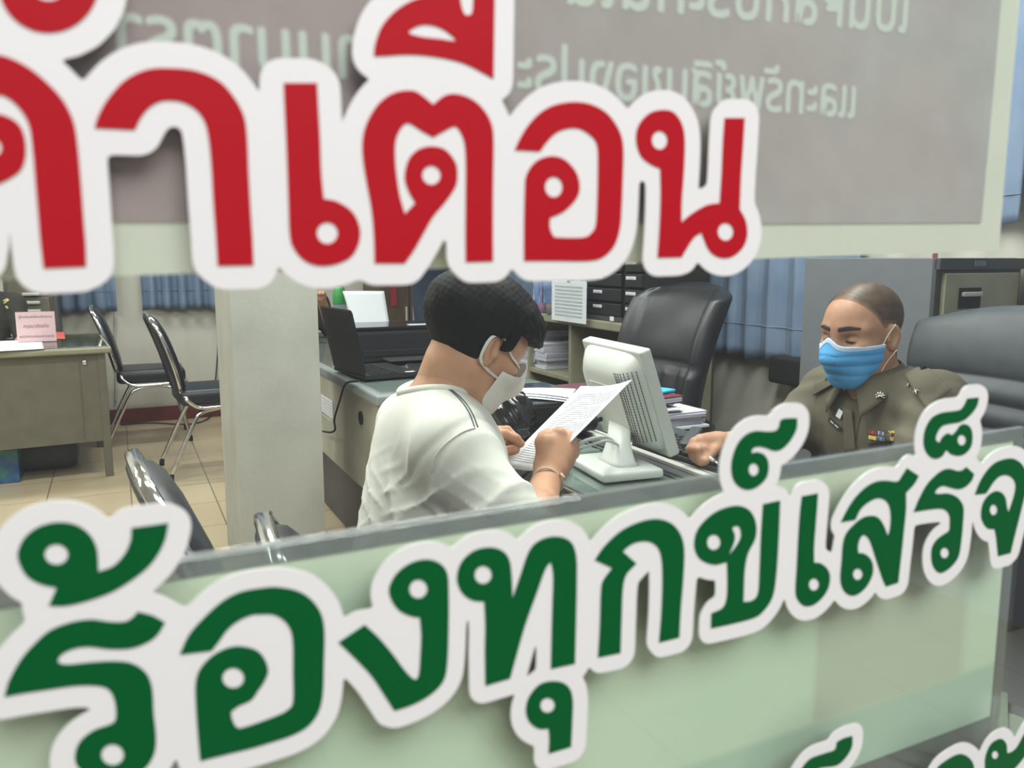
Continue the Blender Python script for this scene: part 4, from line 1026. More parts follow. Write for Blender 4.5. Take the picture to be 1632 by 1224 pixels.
# back shell: tapered bulge
bm = bmesh.new()
ringsv = []
for (ins, dep) in ((.006, 0), (.012, -.012), (.030, -.03), (.045, -.042), (.06, -.046)):
    ring = []
    hw_, hh_ = PW / 2 - ins, PH / 2 - ins
    for k in range(40):
        a = 2 * math.pi * k / 40; ca, sa = math.cos(a), math.sin(a)
        x = hw_ * math.copysign(abs(ca) ** .3, ca); y = hh_ * math.copysign(abs(sa) ** .3, sa)
        ring.append(bm.verts.new(mw(PW / 2 + x, PH / 2 + y, dep)))
    ringsv.append(ring)
for a, b in zip(ringsv[:-1], ringsv[1:]):
    for k in range(40): bm.faces.new((a[k], a[(k + 1) % 40], b[(k + 1) % 40], b[k]))
bm.faces.new(ringsv[-1]); bmesh.ops.recalc_face_normals(bm, faces=bm.faces)
sh = add('back_shell', bm_mesh('back_shell', bm), M['white_plastic'], t, True)
sh.modifiers.new('es', 'EDGE_SPLIT').split_angle = math.radians(35)
slots = []
for i in range(8):
    for j in range(26):
        a = .016 + i * .0078; b = .045 + j * .0068
        dep = float(np.interp(a, (.006, .012, .030, .045, .06), (0, -.012, -.030, -.042, -.046))) - .0006
        slots.append((mw(a, b, dep), (.0028, .0048, .0012)))
boxes('vent_slots', slots, M['steel_dark'], t, 0, rotm)
box('label_plate', mw(.19, .215, -.0465), (.10, .022, .002), M['steel_light'], t, rotm, .0005)
box('grip_line', mw(.165, .085, -.0466), (.13, .003, .002), M['sticker'], t, rotm, 0)
box('model_tag', mw(.238, .11, -.0466), (.016, .007, .001), mat('grey_blue_print', (130, 150, 160), .5), t, rotm, 0)
# neck and foot
nb = mb
npts = [mw(PW / 2 + .02, PH * .70, -.045), Vector((nb.x + .0, nb.y, DZ + .14)), Vector((nb.x, nb.y, DZ + .03))]
nk0 = mw(PW / 2, PH * .72, -.03)
bm = bmesh.new(); prev = None
for (c_, wx, dx_) in ((nk0, .085, .03), (nk0 * .5 + Vector((nb.x, nb.y, DZ + .09)) * .5, .075, .032), (Vector((nb.x, nb.y, DZ + .07)), .075, .036), (Vector((nb.x, nb.y, DZ + .03)), .10, .055), (Vector((nb.x, nb.y, DZ + .018)), .13, .08)):
    hd_ = Vector((frontn.x, frontn.y, 0)).normalized()
    ring = [bm.verts.new(c_ + wdir * (wx / 2 * math.copysign(abs(math.cos(a)) ** .5, math.cos(a))) + hd_ * (dx_ / 2 * math.copysign(abs(math.sin(a)) ** .5, math.sin(a)))) for a in [2 * math.pi * k / 24 for k in range(24)]]
    if prev: 
        for k in range(24): bm.faces.new((prev[k], prev[(k + 1) % 24], ring[(k + 1) % 24], ring[k]))
    else: bm.faces.new(ring)
    prev = ring
bm.faces.new(prev[::-1]); bmesh.ops.recalc_face_normals(bm, faces=bm.faces)
add('neck', bm_mesh('neck', bm), M['white_plastic'], t, True)
box('foot', (nb.x - .008, nb.y + .004, DZ + .012), (.20, .155, .022), M['white_plastic'], t, rotz(math.atan2(wdir.y, wdir.x)), .010, 4, True)
cn = mw(PW * .52, PH * .80, -.055)
box('video_plug', mw(.13, .235, -.055), (.045, .018, .022), mat('blue_plug', (40, 58, 110), .4), t, rotm, .004)
# white cables
pl0 = mw(.15, .235, -.06)
wire([pl0, at(965, 697, d=1.80), at(940, 700, d=1.72), at(920, 709, d=1.70), at(905, 716, d=1.76), at(905, 728, d=1.85), at(915, 735, z=DZ + .01)], .0042, 'thick white video cable leaving the back of the monitor', M['white_plastic'])
wire([mw(.12, .25, -.05), at(970, 703, d=1.80), at(945, 708, d=1.73), at(922, 717, d=1.72), at(908, 730, d=1.80), at(912, 742, z=DZ + .01)], .003, 'thin white power cable under the video cable of the monitor', M['white_plastic'])
wire([at(885, 745, z=DZ + .01), at(862, 742, z=DZ + .02), at(838, 752, z=DZ + .03), at(824, 772, z=DZ + .01), at(818, 795, z=DZ + .005)], .0065, 'black cable looping over the glass desk behind the wrist')
wire([at(890, 690, d=2.1), at(915, 680, d=2.1), at(940, 672, d=2.08), at(958, 668, d=2.05)], .006, 'black cable running up behind the monitor neck')

# printer with paper piles on the far part of the desk
pz = DZ; yp = 2.02
xa_, xb_ = at(792, 690, y=yp).x, at(962, 690, y=yp).x
zt_ = at(860, 655, y=yp).z
t = thing('printer', 'large black printer covered with loose white sheets, beyond the held paper', 'printer', ((xa_ + xb_) / 2, yp + .2, pz))
xa_ = max(xa_, DX0 - .02)
box('body', ((xa_ + xb_) / 2, yp + .2, (pz + zt_) / 2), (xb_ - xa_, .36, zt_ - pz - .002), M['black_plastic'], t, None, .02, 3)
box('lid', ((xa_ + xb_) / 2, yp + .2, zt_ + .008), (xb_ - xa_ + .01, .37, .018), M['glossy_black'], t, None, .006, 3)
box('front_slot', ((xa_ + xb_) / 2, yp + .018, pz + .06), (xb_ - xa_ - .08, .01, .05), M['matt_black'], t)
box('front_tray', ((xa_ + xb_) / 2, yp - .01, pz + .02), (xb_ - xa_ - .1, .06, .012), M['glossy_black'], t)
zq = zt_ + .018
for k in range(3):
    o = paper_sheet('paper', [at(798 + 6 * k, 634 - 4 * k, z=zq + .004 * k), at(905 + 5 * k, 641 - 3 * k, z=zq + .004 * k), at(918 - 3 * k, 620 + k, z=zq + .004 * k), at(815 + 8 * k, 621 - k, z=zq + .004 * k)],
        ('lowest loose white sheet on the large black printer', 'middle loose white sheet on the large black printer', 'topmost loose white sheet on the large black printer')[k], 'loose sheets on the large printer', sag=.004)
# transparent stand (clear box) left of the sheets
gc = at(818, 618, y=yp + .3)
# black bag / folded umbrella left under the mask
bgp = at(795, 665, y=2.0)
t = thing('bag', 'crumpled black plastic bag between the white mask and the large printer', 'bag', (bgp.x, 2.0, DZ))
bm = bmesh.new(); bmesh.ops.create_icosphere(bm, subdivisions=4, radius=1.0)
for v in bm.verts:
    n = math.sin(v.co.x * 9 + v.co.z * 5) * .06 + math.sin(v.co.y * 13 - v.co.z * 7) * .05 + math.sin(v.co.x * 21 + v.co.y * 17) * .03
    q = v.co * (1 + n); v.co = (bgp.x + .02 + q.x * .075, 2.0 + q.y * .09, DZ + .075 + q.z * .075)
add('bag_body', bm_mesh('bag_body', bm), M['glossy_black'], t, True)
box('knot', (bgp.x + .02, 2.0, DZ + .155), (.035, .03, .03), M['glossy_black'], t, None, .01)

# folders and papers behind the monitor
fz = at(910, 620, y=2.42).z
fd = at(912, 620, y=2.45)
z_ = stack((fd.x + .06, 2.47), .28, .20, DZ, 6, (fz - DZ) / 6.5, 'pile of papers with a maroon folder on top, left behind the monitor', M['paper'], seed=9, cover=mat('maroon_folder', (96, 52, 66), .5))
M['maroon'] = mat('maroon_cover', (98, 48, 56), .5); M['skyblue'] = mat('sky_blue_folder', (70, 172, 222), .5)
rp = at(1019, 625, y=2.25)
zr = at(1045, 643, y=2.25).z
stack((rp.x + .0, 2.28), .22, .24, DZ, 7, (zr - DZ) / 7, 'pile of white papers under the maroon and sky-blue folders, right behind the monitor', M['paper'], seed=12)
t = thing('folder', 'maroon hard folder right behind the monitor, under the sky-blue one', 'folder', (rp.x, 2.27, zr))
box('cover', (rp.x + .0, 2.27, zr + .022), (.22, .22, .026), M['maroon'], t, rotz(.15), .003); box('pages', (rp.x - .003, 2.27, zr + .022), (.21, .223, .014), M['paper_edge'], t, rotz(.15), .001)
t = tag(box('folder', (rp.x - .01, 2.30, zr + .042), (.23, .22, .008), M['skyblue'], None, rotz(.35), .002), 'sky-blue folder lying on the maroon folder behind the monitor', 'folder')
# paper pile beside keyboard with clutter
yk = 2.14
pk0, pk1 = at(1052, 700, y=yk), at(1128, 700, y=yk)
zpk = at(1090, 684, y=yk).z
cxk = (pk0.x + pk1.x) / 2
stack((cxk + .0, yk + .11), pk1.x - pk0.x, .22, DZ, 6, (zpk - DZ) / 6, 'thick pile of bluish-white documents on the desk beyond the keyboard', M['paper_edge'], seed=21, cover=M['paper'])
zpk2 = zpk + .012
M['cream'] = mat('cream_card', (226, 224, 196), .6)
t = thing('tape_roll', 'roll of tape lying on the document pile beside the monitor edge', 'tape', (cxk - .05, yk + .1, zpk2))
lathe('roll', [(.03, 0), (.03, .03), (.02, .03), (.02, 0)], (cxk - .05, yk + .1, zpk2), M['cream'], t, 24)
box('tape_end', (cxk - .018, yk + .1, zpk2 + .015), (.012, .002, .018), M['cream'], t, rotz(.3), 0)
for k in range(5):
    c = Vector((cxk + .03 + .018 * k, yk + .06 + .01 * k, zpk2 + .004 + .003 * (4 - k)))
    tag(box('note_paper', c, (.07, .05, .0022), M['paper'] if k % 2 == 0 else M['cream'], None, Euler((0, -.12 + .08 * k, .3 * k)).to_matrix(), 0),
        ('white note slip at the foot of the fanned slips by the tape roll', 'cream note slip among the fanned slips by the tape roll', 'white note slip in the middle of the fanned slips', 'cream note slip near the right end of the fanned slips', 'white note slip at the right end of the fanned slips')[k], 'paper', 'note slips on the document pile')
tp = at(1085, 662, y=yk + .1)
tag(box('plastic_card', (cxk + .02, yk + .12, zpk2 + .045), (.09, .0015, .03), M['steel_light'], None, Euler((0, -.75, 0)).to_matrix(), 0), 'translucent grey strip sticking up from the document pile', 'strip')
tag(box('box', (cxk - .10, yk + .10, zpk2 + .03), (.06, .05, .06), M['white_plastic'], None, rotz(.2), .004), 'small white box on the document pile against the monitor', 'box')
# dark phone-like stapler by the hand
sp = at(1098, 706, z=DZ + .03)
t = thing('stapler', 'dark grey stapler lying between the document pile and the hand', 'stapler', (sp.x, sp.y, DZ))
Rz_ = rotz(math.radians(40))
box('base', (sp.x + .03, sp.y + .03, DZ + .008), (.13, .034, .012), M['matt_black'], t, Rz_, .004)
box('arm', (sp.x + .03, sp.y + .03, DZ + .034), (.14, .032, .022), M['steel_dark'], t, Rz_ @ Matrix.Rotation(-.12, 3, 'Y'), .009, 3)
box('chrome_strip', (sp.x + .03, sp.y + .03, DZ + .0205), (.12, .018, .006), M['chrome'], t, Rz_, .001)
# grey clutter low right: paper edge in the corner under the sign
cr = at(1615, 1120, y=.72)
t = thing('counter', 'grey counter shelf inside the window at the lower right', 'counter', (cr.x, .5, 0))
box('counter_top', (.95, .47, .80), (1.5, .22, .03), M['steel_dark'], t)
for xx in (.3, 1.6): box('support', (xx, .44, .39), (.04, .12, .78), M['steel_grey'], t)
c2 = at(1608, 1122, z=.83)
for k in range(3):
    tag(box('leaflet', (c2.x + .02 * k - .1, max(.42, c2.y) + .01 * k, .8165 + .003 * k), (.15, .10, .002), (mat('green_leaflet_%d' % k, (112 - 12 * k, 120 - 10 * k, 110 - 12 * k), .5)), None, rotz(.3 * k), 0),
        ('lowest', 'middle', 'topmost')[k] + ' greenish leaflet on the counter shelf at the lower right corner', 'leaflet', 'leaflets on the counter shelf')
# brown wooden cabinet at the back, behind the printer
w0, w1 = at(604, 500, y=6.36).x, at(700, 500, y=6.36).x
M['wood'] = mat('dark_brown_wood', (92, 74, 58), .55, c2=(74, 58, 45), scale=6, stretch=(6, 6, 1))
t = thing('wooden_cabinet', 'dark brown wooden cabinet at the back wall, right of the printer sheet', 'cabinet', ((w0 + w1) / 2, 6.58, 0))
box('body', ((w0 + w1) / 2, 6.59, .70), (w1 - w0, .44, 1.40), M['wood'], t)
for s_ in (-1, 1):
    d_ = box('door', ((w0 + w1) / 2 + s_ * (w1 - w0) / 4, 6.362, .70), ((w1 - w0) / 2 - .012, .018, 1.32), M['wood'], t, None, .004)
    box('handle', ((w0 + w1) / 2 + s_ * .03, 6.345, .80), (.014, .018, .12), M['steel_light'], t)
rr = at(628, 478, y=6.33)
tag(box('pennant', (rr.x, 6.338, rr.z + .06), (.05, .006, .22), M['red_folder'], None, None, .001), 'narrow dark red pennant hanging on the brown wooden cabinet front', 'pennant')
# ------------------------------------------------------------------ bodies: distance fields turned into one smooth surface
def sdf_mesh(fn, lo, hi, h, name='m'):
    lo = np.array(lo, float); hi = np.array(hi, float)
    n = np.maximum(3, np.ceil((hi - lo) / h).astype(int) + 1)
    ax = [lo[k] + h * np.arange(n[k]) for k in range(3)]
    D = np.empty(tuple(n), np.float32)
    step = max(1, int(400000 / (n[1] * n[2])))
    for i in range(0, n[0], step):
        g = np.stack(np.meshgrid(ax[0][i:i + step], ax[1], ax[2], indexing='ij'), -1).reshape(-1, 3)
        D[i:i + step] = fn(g).reshape(-1, n[1], n[2])
    s = D < 0
    cnt = np.zeros((n[0] - 1, n[1] - 1, n[2] - 1), np.int8)
    for a in (0, 1):
        for b in (0, 1):
            for c in (0, 1): cnt += s[a:n[0] - 1 + a, b:n[1] - 1 + b, c:n[2] - 1 + c]
    act = np.argwhere((cnt > 0) & (cnt < 8))
    idx = np.full(cnt.shape, -1, np.int64); idx[tuple(act.T)] = np.arange(len(act))
    off = np.array([(a, b, c) for a in (0, 1) for b in (0, 1) for c in (0, 1)])
    val = np.stack([D[tuple((act + o).T)] for o in off], 1)
    pos = np.zeros((len(act), 3)); w = np.zeros(len(act))
    for i in range(8):
        for j in range(i + 1, 8):
            if np.abs(off[i] - off[j]).sum() != 1: continue
            a, b = val[:, i], val[:, j]; m = (a < 0) != (b < 0)
            t = np.where(m, a / np.where(m, a - b, 1), 0)
            pos += m[:, None] * (off[i] + t[:, None] * (off[j] - off[i])); w += m
    V = lo + h * (act + pos / w[:, None])
    F = []
    for axn in range(3):
        o1, o2 = [(1, 2), (2, 0), (0, 1)][axn]
        sl0 = [slice(None)] * 3; sl1 = [slice(None)] * 3; sl0[axn] = slice(0, -1); sl1[axn] = slice(1, None)
        a, b = s[tuple(sl0)], s[tuple(sl1)]
        e = np.argwhere(a != b); e = e[(e[:, o1] > 0) & (e[:, o2] > 0) & (e[:, o1] < n[o1] - 1) & (e[:, o2] < n[o2] - 1)]
        if not len(e): continue
        d1 = np.zeros(3, int); d1[o1] = 1; d2 = np.zeros(3, int); d2[o2] = 1
        q = np.stack([idx[tuple((e - d1 - d2).T)], idx[tuple((e - d2).T)], idx[tuple(e.T)], idx[tuple((e - d1).T)]], 1)
        flip = ~a[tuple(e.T)]
        q[flip] = q[flip][:, ::-1]; q = q[(q >= 0).all(1)]
        F.append(q)
    F = np.concatenate(F)
    return V, F
def np_mesh(name, parts):
    me = bpy.data.meshes.new(name); V, F, o = [], [], 0
    for v, f in parts: V.append(v); F.append(f + o); o += len(v)
    V = np.concatenate(V); F = np.concatenate(F)
    me.vertices.add(len(V)); me.vertices.foreach_set('co', V.astype(np.float32).ravel())
    me.loops.add(F.size); me.loops.foreach_set('vertex_index', F.astype(np.int32).ravel())
    me.polygons.add(len(F)); me.polygons.foreach_set('loop_start', np.arange(0, F.size, 4, dtype=np.int32))
    me.update(calc_edges=True); me.validate()
    return me
A3 = lambda p: np.array([p[0], p[1], p[2]], float)
def cap(P, a, b, ra, rb=None):
    a, b = A3(a), A3(b); rb = ra if rb is None else rb; ab = b - a; L = ab @ ab + 1e-12
    t = np.clip(((P - a) @ ab) / L, 0, 1)
    return np.linalg.norm(P - a - t[:, None] * ab, axis=1) - (ra + (rb - ra) * t)
def ell(P, c, r, R=None):
    q = P - A3(c)
    if R is not None: q = q @ np.array(R)
    r = A3(r); k0 = np.linalg.norm(q / r, axis=1); k1 = np.linalg.norm(q / (r * r), axis=1) + 1e-9
    return k0 * (k0 - 1) / k1
def chain(P, pts, rs, k=0.0):
    d = None
    for i in range(len(pts) - 1):
        c = cap(P, pts[i], pts[i + 1], rs[i], rs[i + 1]); d = c if d is None else (smin(d, c, k) if k else np.minimum(d, c))
    return d
def smin(a, b, k):
    h = np.maximum(k - np.abs(a - b), 0) / k; return np.minimum(a, b) - h * h * k * .25
def smax(a, b, k): return -smin(-a, -b, k)
def wob(P, f, seed=0):
    r = np.random.RandomState(seed); o = np.zeros(len(P))
    for i in range(6):
        w = r.normal(size=3) * f; o += np.sin(P @ w + r.uniform(0, 6.28))
    return o / 6
def frame(x, z):
    """rotation whose columns are forward x, left y, up z"""
    x = Vector(x).normalized(); z = Vector(z); z = (z - x * z.dot(x)).normalized(); y = z.cross(x)
    return Matrix((x, y, z)).transposed()
def xf(V, R, o): return V @ np.array(R).T + A3(o)

# --- head in its own frame: +x face, +y left, +z up, origin midway between the ears
def head_sdf(P, neck_end, neck_r=(.057, .062), jaw=1.0, nose=True, ears=True):
    d = ell(P, (-.012, 0, .038), (.098, .076, .082))
    d = smin(d, ell(P, (.022, 0, .015), (.072, .066, .078)), .03)
    d = smin(d, ell(P, (.030, 0, -.045), (.056, .056 * jaw, .062)), .04)
    d = smin(d, cap(P, (.066, -.012, -.092), (.066, .012, -.092), .019), .035)         # chin
    for s in (-1, 1):
        d = smin(d, cap(P, (.078, s * .014, .026), (.060, s * .052, .024), .013, .010), .02)   # brow
        d = smin(d, ell(P, (.058, s * .046, -.016), (.026, .020, .018)), .02)                  # cheekbone
        d = smin(d, cap(P, (-.005, s * .056, -.045), (.05, s * .030, -.090), .014, .016), .035)  # jaw line
        d = smax(d, -ell(P, (.093, s * .032, .004), (.018, .017, .011)), .014)                 # eye socket
        d = smin(d, ell(P, (.0705, s * .032, .002), (.0160, .0180, .0130)), .005)               # lids
        d = smax(d, -ell(P, (.0865, s * .032, -.0035), (.0090, .0120, .0022)), .0015)
    if nose:
        d = smin(d, cap(P, (.086, 0, .012), (.104, 0, -.026), .008, .0115), .016)
        for s in (-1, 1): d = smin(d, ell(P, (.096, s * .013, -.031), (.011, .009, .008)), .008)
        for s in (-1, 1): d = smin(d, cap(P, (.089, 0, -.058 + .0), (.080, s * .022, -.060), .0065, .004), .008)
        d = smin(d, cap(P, (.087, -.012, -.070), (.087, .012, -.070), .0065), .008)
    nb = (-.022, 0, -.055)
    d = smin(d, cap(P, nb, neck_end, neck_r[0], neck_r[1]), .03)
    if ears:
        for s in (-1, 1):
            R = (Matrix.Rotation(-s * .45, 3, 'Z') @ Matrix.Rotation(-.16, 3, 'Y'))
            e = ell(P, (-.002, s * .0825, -.002), (.0180, .0072, .0305), R)
            e = smax(e, -ell(P, (.002, s * .0895, .002), (.0115, .0078, .020), R), .004)
            e = smin(e, ell(P, (.000, s * .083, -.026), (.009, .0058, .009), R), .006)
            e = smin(e, ell(P, (.011, s * .079, -.006), (.0055, .006, .0075), R), .004)
            d = smin(d, e, .006)
    return d
def skull_sdf(P):
    d = ell(P, (-.012, 0, .038), (.098, .076, .082))
    d = smin(d, ell(P, (.022, 0, .015), (.072, .066, .078)), .03)
    d = smin(d, ell(P, (.030, 0, -.045), (.056, .056, .062)), .04)
    return d
def mask_front_sdf(P, cheek=False):
    d = skull_sdf(P)
    d = smin(d, cap(P, (.066, -.012, -.092), (.066, .012, -.092), .019), .04)
    if cheek:
        for s in (-1, 1): d = smin(d, ell(P, (.058, s * .046, -.016), (.027, .021, .019)), .02)
    d = smin(d, cap(P, (.088, 0, .006), (.105, 0, -.032), .014, .019), .04)
    return d
def part_np(name, parts, m, parent, label=None):
    o = add(name, np_mesh(name, parts), m, parent, True)
    if label: o['label'] = label
    return o
def bvh_of(o):
    me = o.data; return BVHTree.FromPolygons([v.co.copy() for v in me.vertices], [tuple(p.vertices) for p in me.polygons])
def hit(tree, px, py, lift=0.0):
    r = ray(px, py).normalized(); h = tree.ray_cast(CAM, r)
    if h[0] is None: return None, None
    n = h[1]; 
    if n.dot(r) > 0: n = -n
    return h[0] + n * lift, n

def skin_mat(name, c, c2):
    return mat(name, c, 0.5, c2=c2, scale=28, bump=0.12, bscale=260, sss=0.12, lo=.3, hi=.7, spec=.4)
M['skin_a'] = skin_mat('warm_tan_skin', (196, 150, 120), (182, 134, 106))
M['skin_b'] = skin_mat('brown_tan_skin', (174, 132, 106), (158, 116, 92))
M['hair'] = mat('black_hair', (20, 18, 18), .62, c2=(9, 8, 8), scale=140, bump=.22, bscale=300, stretch=(1, 1, .22), spec=.12)
M['stubble'] = mat('shaved_hair', (84, 72, 60), .45, c2=(122, 98, 80), scale=60, lo=.3, hi=.8, spec=.6, alpha=.36)
M['brow'] = mat('dark_brow_hair', (40, 30, 24), .7)
M['tee'] = mat('white_cotton', (209, 209, 201), .9, c2=(202, 202, 193), scale=8, bump=.12, bscale=500, sheen=.2)
M['seam'] = mat('dark_piping', (60, 66, 76), .8)
M['khaki'] = mat('olive_khaki_cloth', (88, 82, 65), .85, c2=(80, 74, 58), scale=10, bump=.25, bscale=420)
M['khaki_dark'] = mat('darker_khaki_cloth', (78, 72, 58), .85, c2=(70, 65, 52), scale=10, bump=.2, bscale=420)
M['mask_white'] = mat('white_mask_cloth', (228, 226, 218), .85, c2=(220, 218, 210), scale=20, transl=.1)
def mask_blue():
    m = mat('blue_mask_cloth', (70, 152, 212), .7, c2=(84, 162, 218), scale=18)
    return m
M['mask_blue'] = mask_blue()
M['mask_pale'] = mat('pale_mask_edge', (178, 200, 226), .7)
M['trousers'] = mat('dark_trousers', (44, 46, 54), .85, c2=(38, 40, 47), scale=20)
M['eye_white'] = mat('eye_white', (212, 204, 198), .25)
M['iris'] = mat('dark_iris', (34, 22, 16), .15)
M['silver'] = mat('silver_metal', (226, 226, 222), .25, 1.0)

def eyes(root, R, o, look=(0, 0, -.1)):
    for s in (-1, 1):
        c = Vector((.0718, s * .032, .0005)); C0 = R @ c + Vector(o)
        lathe('eyeball', [(.0003, -.012), (.006, -.0104), (.0104, -.006), (.012, 0), (.0104, .006), (.006, .0104), (.0003, .012)], C0, M['eye_white'], root, 16)
        n = (R @ Vector((1, 0, -.15))).normalized()
        lathe('iris', [(.0058, .0101), (.0045, .0112), (.0003, .0118)], C0, M['iris'], root, 16, n)

# =================================================== the man in the white T-shirt
fwd_m = Vector((math.cos(math.radians(2)), math.sin(math.radians(2)), 0))
Hc = at(757, 548, d=1.60)                                   # between the ears
hx_ = (Vector((.86, .03, -.50))).normalized()
hup = Vector((.50, -.02, .86))
RH = frame(hx_, hup)
C7 = at(672, 622, d=1.585)
neck_local = RH.transposed() @ (Vector((C7.x + .035, C7.y, C7.z - .035)) - Hc)
man = thing('person', 'person in a white T-shirt and white cloth mask, head bowed over a sheet of paper', 'person', (.56, 1.48, 0))
hv, hf = sdf_mesh(lambda P: head_sdf(P, tuple(neck_local), (.056, .062)), (-.22, -.115, -.25), (.13, .115, .14), .0028)
head_part = (xf(hv, RH, Hc), hf)
# joints
SHR = at(716, 708, d=1.44); SHL = at(652, 676, d=1.77)
ELR = Vector((at(838, 880, d=1.36).x, at(838, 880, d=1.36).y, .765)); WRR = at(873, 762, d=1.575)
ELL_ = Vector((.80, 1.78, .74)); WRL = at(785, 700, d=1.74)
HIP = Vector((.50, 1.50, .50)); CHE = Vector((.555, 1.50, .80)); 
dn = Vector((0, 0, -1))
def torso_m(P, g=0.0):
    d = ell(P, (.545, 1.49, .56), (.125 + g, .165 + g, .16 + g))
    d = smin(d, ell(P, (.545, 1.495, .74), (.115 + g, .165 + g, .19 + g)), .08)
    d = smin(d, ell(P, (.555, 1.50, .87), (.100 + g, .165 + g, .10 + g)), .07)
    d = smin(d, chain(P, [tuple(SHR), tuple(C7 + Vector((.02, -.02, -.05))), tuple(SHL)], [.050 + g, .058 + g, .050 + g]), .06)
    return d
def armR(P, g=0.0):
    return cap(P, SHR, ELR, .056 + g, .041 + g)
def forearmR(P): return chain(P, [tuple(ELR), tuple(ELR * .55 + WRR * .45), tuple(WRR)], [.041, .038, .0265], .02)
def body_m(P):
    d = torso_m(P); d = smin(d, armR(P), .04); d = smin(d, cap(P, SHL, ELL_, .056, .042), .04)
    d = smin(d, chain(P, [tuple(ELL_), tuple(WRL)], [.042, .028]), .02)
    d = smin(d, cap(P, C7 + Vector((.035, 0, -.035)), Hc + Vector(RH @ Vector((-.022, 0, -.055))), .06, .055), .04)
    return d
# right hand: a fist seen from its back, closed on the sheet
def K(px, py, d): return np.array(at(px, py, d=d))
def hand_r(P):
    w = K(873, 762, 1.575)
    d = cap(P, w, K(880, 742, 1.60), .0265, .028)
    kn = [K(868, 706, 1.605), K(891, 693, 1.625), K(905, 697, 1.65), K(911, 708, 1.665), K(912, 722, 1.67)]
    # palm slab between the wrist and the knuckles
    for q, r in ((kn[0], .0205), (kn[1], .0165), (kn[2], .0155), (kn[3], .0150), (kn[4], .0145)):
        d = smin(d, cap(P, K(879, 745, 1.60), q, .026, r), .018)
    d = smin(d, ell(P, K(889, 722, 1.625), (.034, .030, .030)), .02)
    # four fingers curling away and back to the sheet
    tips = [(K(884, 690, 1.665), K(868, 700, 1.69)), (K(897, 697, 1.69), K(880, 708, 1.705)), (K(901, 710, 1.705), K(884, 718, 1.71)), (K(902, 724, 1.71), K(888, 730, 1.705))]
    for q, (m_, e) in zip(kn[1:], tips):
        d = smin(d, chain(P, [q, m_, e], [.0108, .0098, .0085]), .006)
    d = smin(d, chain(P, [kn[0], K(866, 696, 1.635), K(872, 690, 1.655)], [.0135, .0115, .0095], .006), .008)   # thumb
    for q in kn[1:]: d = smin(d, ell(P, q, (.0125, .0125, .0125)), .006)
    return d
def fist_arm(P):
    return smin(forearmR(P), hand_r(P), .015)
frv, frf = sdf_mesh(fist_arm, (.55, 1.10, .68), (.95, 1.62, .93), .0022)
# left hand: finger and thumb pinching the edge of the sheet
def hand_l(P):
    d = chain(P, [K(760, 700, 1.74), K(782, 700, 1.73)], [.03, .028])
    d = smin(d, ell(P, K(776, 703, 1.73), (.040, .028, .026)), .02)
    ix = chain(P, [K(786, 690, 1.70), K(805, 692, 1.68), K(822, 699, 1.675), K(830, 707, 1.675)], [.0125, .0108, .0098, .0086], .004)
    th = chain(P, [K(783, 712, 1.71), K(800, 720, 1.69), K(821, 717, 1.68)], [.0145, .0120, .0098], .004)
    d = smin(d, ix, .010); d = smin(d, th, .008)
    for k, (a, b, c) in enumerate(((K(788, 686, 1.73), K(808, 686, 1.73), K(822, 698, 1.72)), (K(786, 690, 1.755), K(806, 693, 1.76), K(818, 704, 1.745)), (K(782, 697, 1.775), K(800, 702, 1.78), K(812, 711, 1.765)))):
        d = smin(d, chain(P, [a, b, c], [.0105, .0098, .0085], .004), .006)
    return d
lo_, hi_ = K(770, 700, 1.72) - np.array([.12, .10, .08]), K(800, 700, 1.72) + np.array([.11, .10, .07])
flv, flf = sdf_mesh(hand_l, lo_, hi_, .002)
tv, tf = sdf_mesh(body_m, (.24, 1.0, .36), (1.0, 2.1, 1.12), .009)
keep = None
part_np('body', [(tv, tf), head_part, (frv, frf), (flv, flf)], M['skin_a'], man)
# nails
for (px, py, d, r) in ((829, 706, 1.664, .006), (819, 714, 1.668, .007)):
    pass
# T-shirt
NBASE = np.array(C7 + Vector((.03, 0, -.012)))
def folds_m(P):
    u_ = P[:, 1] - 1.49; z = P[:, 2]; n1, n2, n3 = wob(P, 7, 3), wob(P, 11, 5), wob(P, 18, 8)
    back = 1 / (1 + np.exp((P[:, 0] - .60) / .03))
    def ridge(ph, p=2.0): return (1 - np.abs(np.sin(ph))) ** p
    f = .004 * wob(P, 16, 21)
    m1 = np.clip(.35 + 1.4 * n1, 0, 1); m2 = np.clip(.3 - 1.6 * n2, 0, 1)
    f += back * .0125 * m1 * ridge(46 * (u_ + .30 * (z - .75)) + 4.5 * n2, 2.6) * np.clip((1.0 - z) / .15, 0, 1)
    f += back * .0105 * m2 * ridge(58 * (u_ - .42 * (z - .75)) + 4.0 * n1 + 1, 2.8) * np.clip((1.0 - z) / .15, 0, 1)
    low = np.clip((.92 - z) / .10, 0, 1)
    f += .0046 * low * np.clip(.4 + 1.5 * n3, 0, 1) * ridge(70 * (z + .75 * u_) + 4.6 * n1, 3.0)
    f += .0042 * low * np.clip(.4 - 1.5 * n3, 0, 1) * ridge(84 * (z - .45 * u_ + .3 * P[:, 0]) + 4.4 * n2, 3.0)
    return f
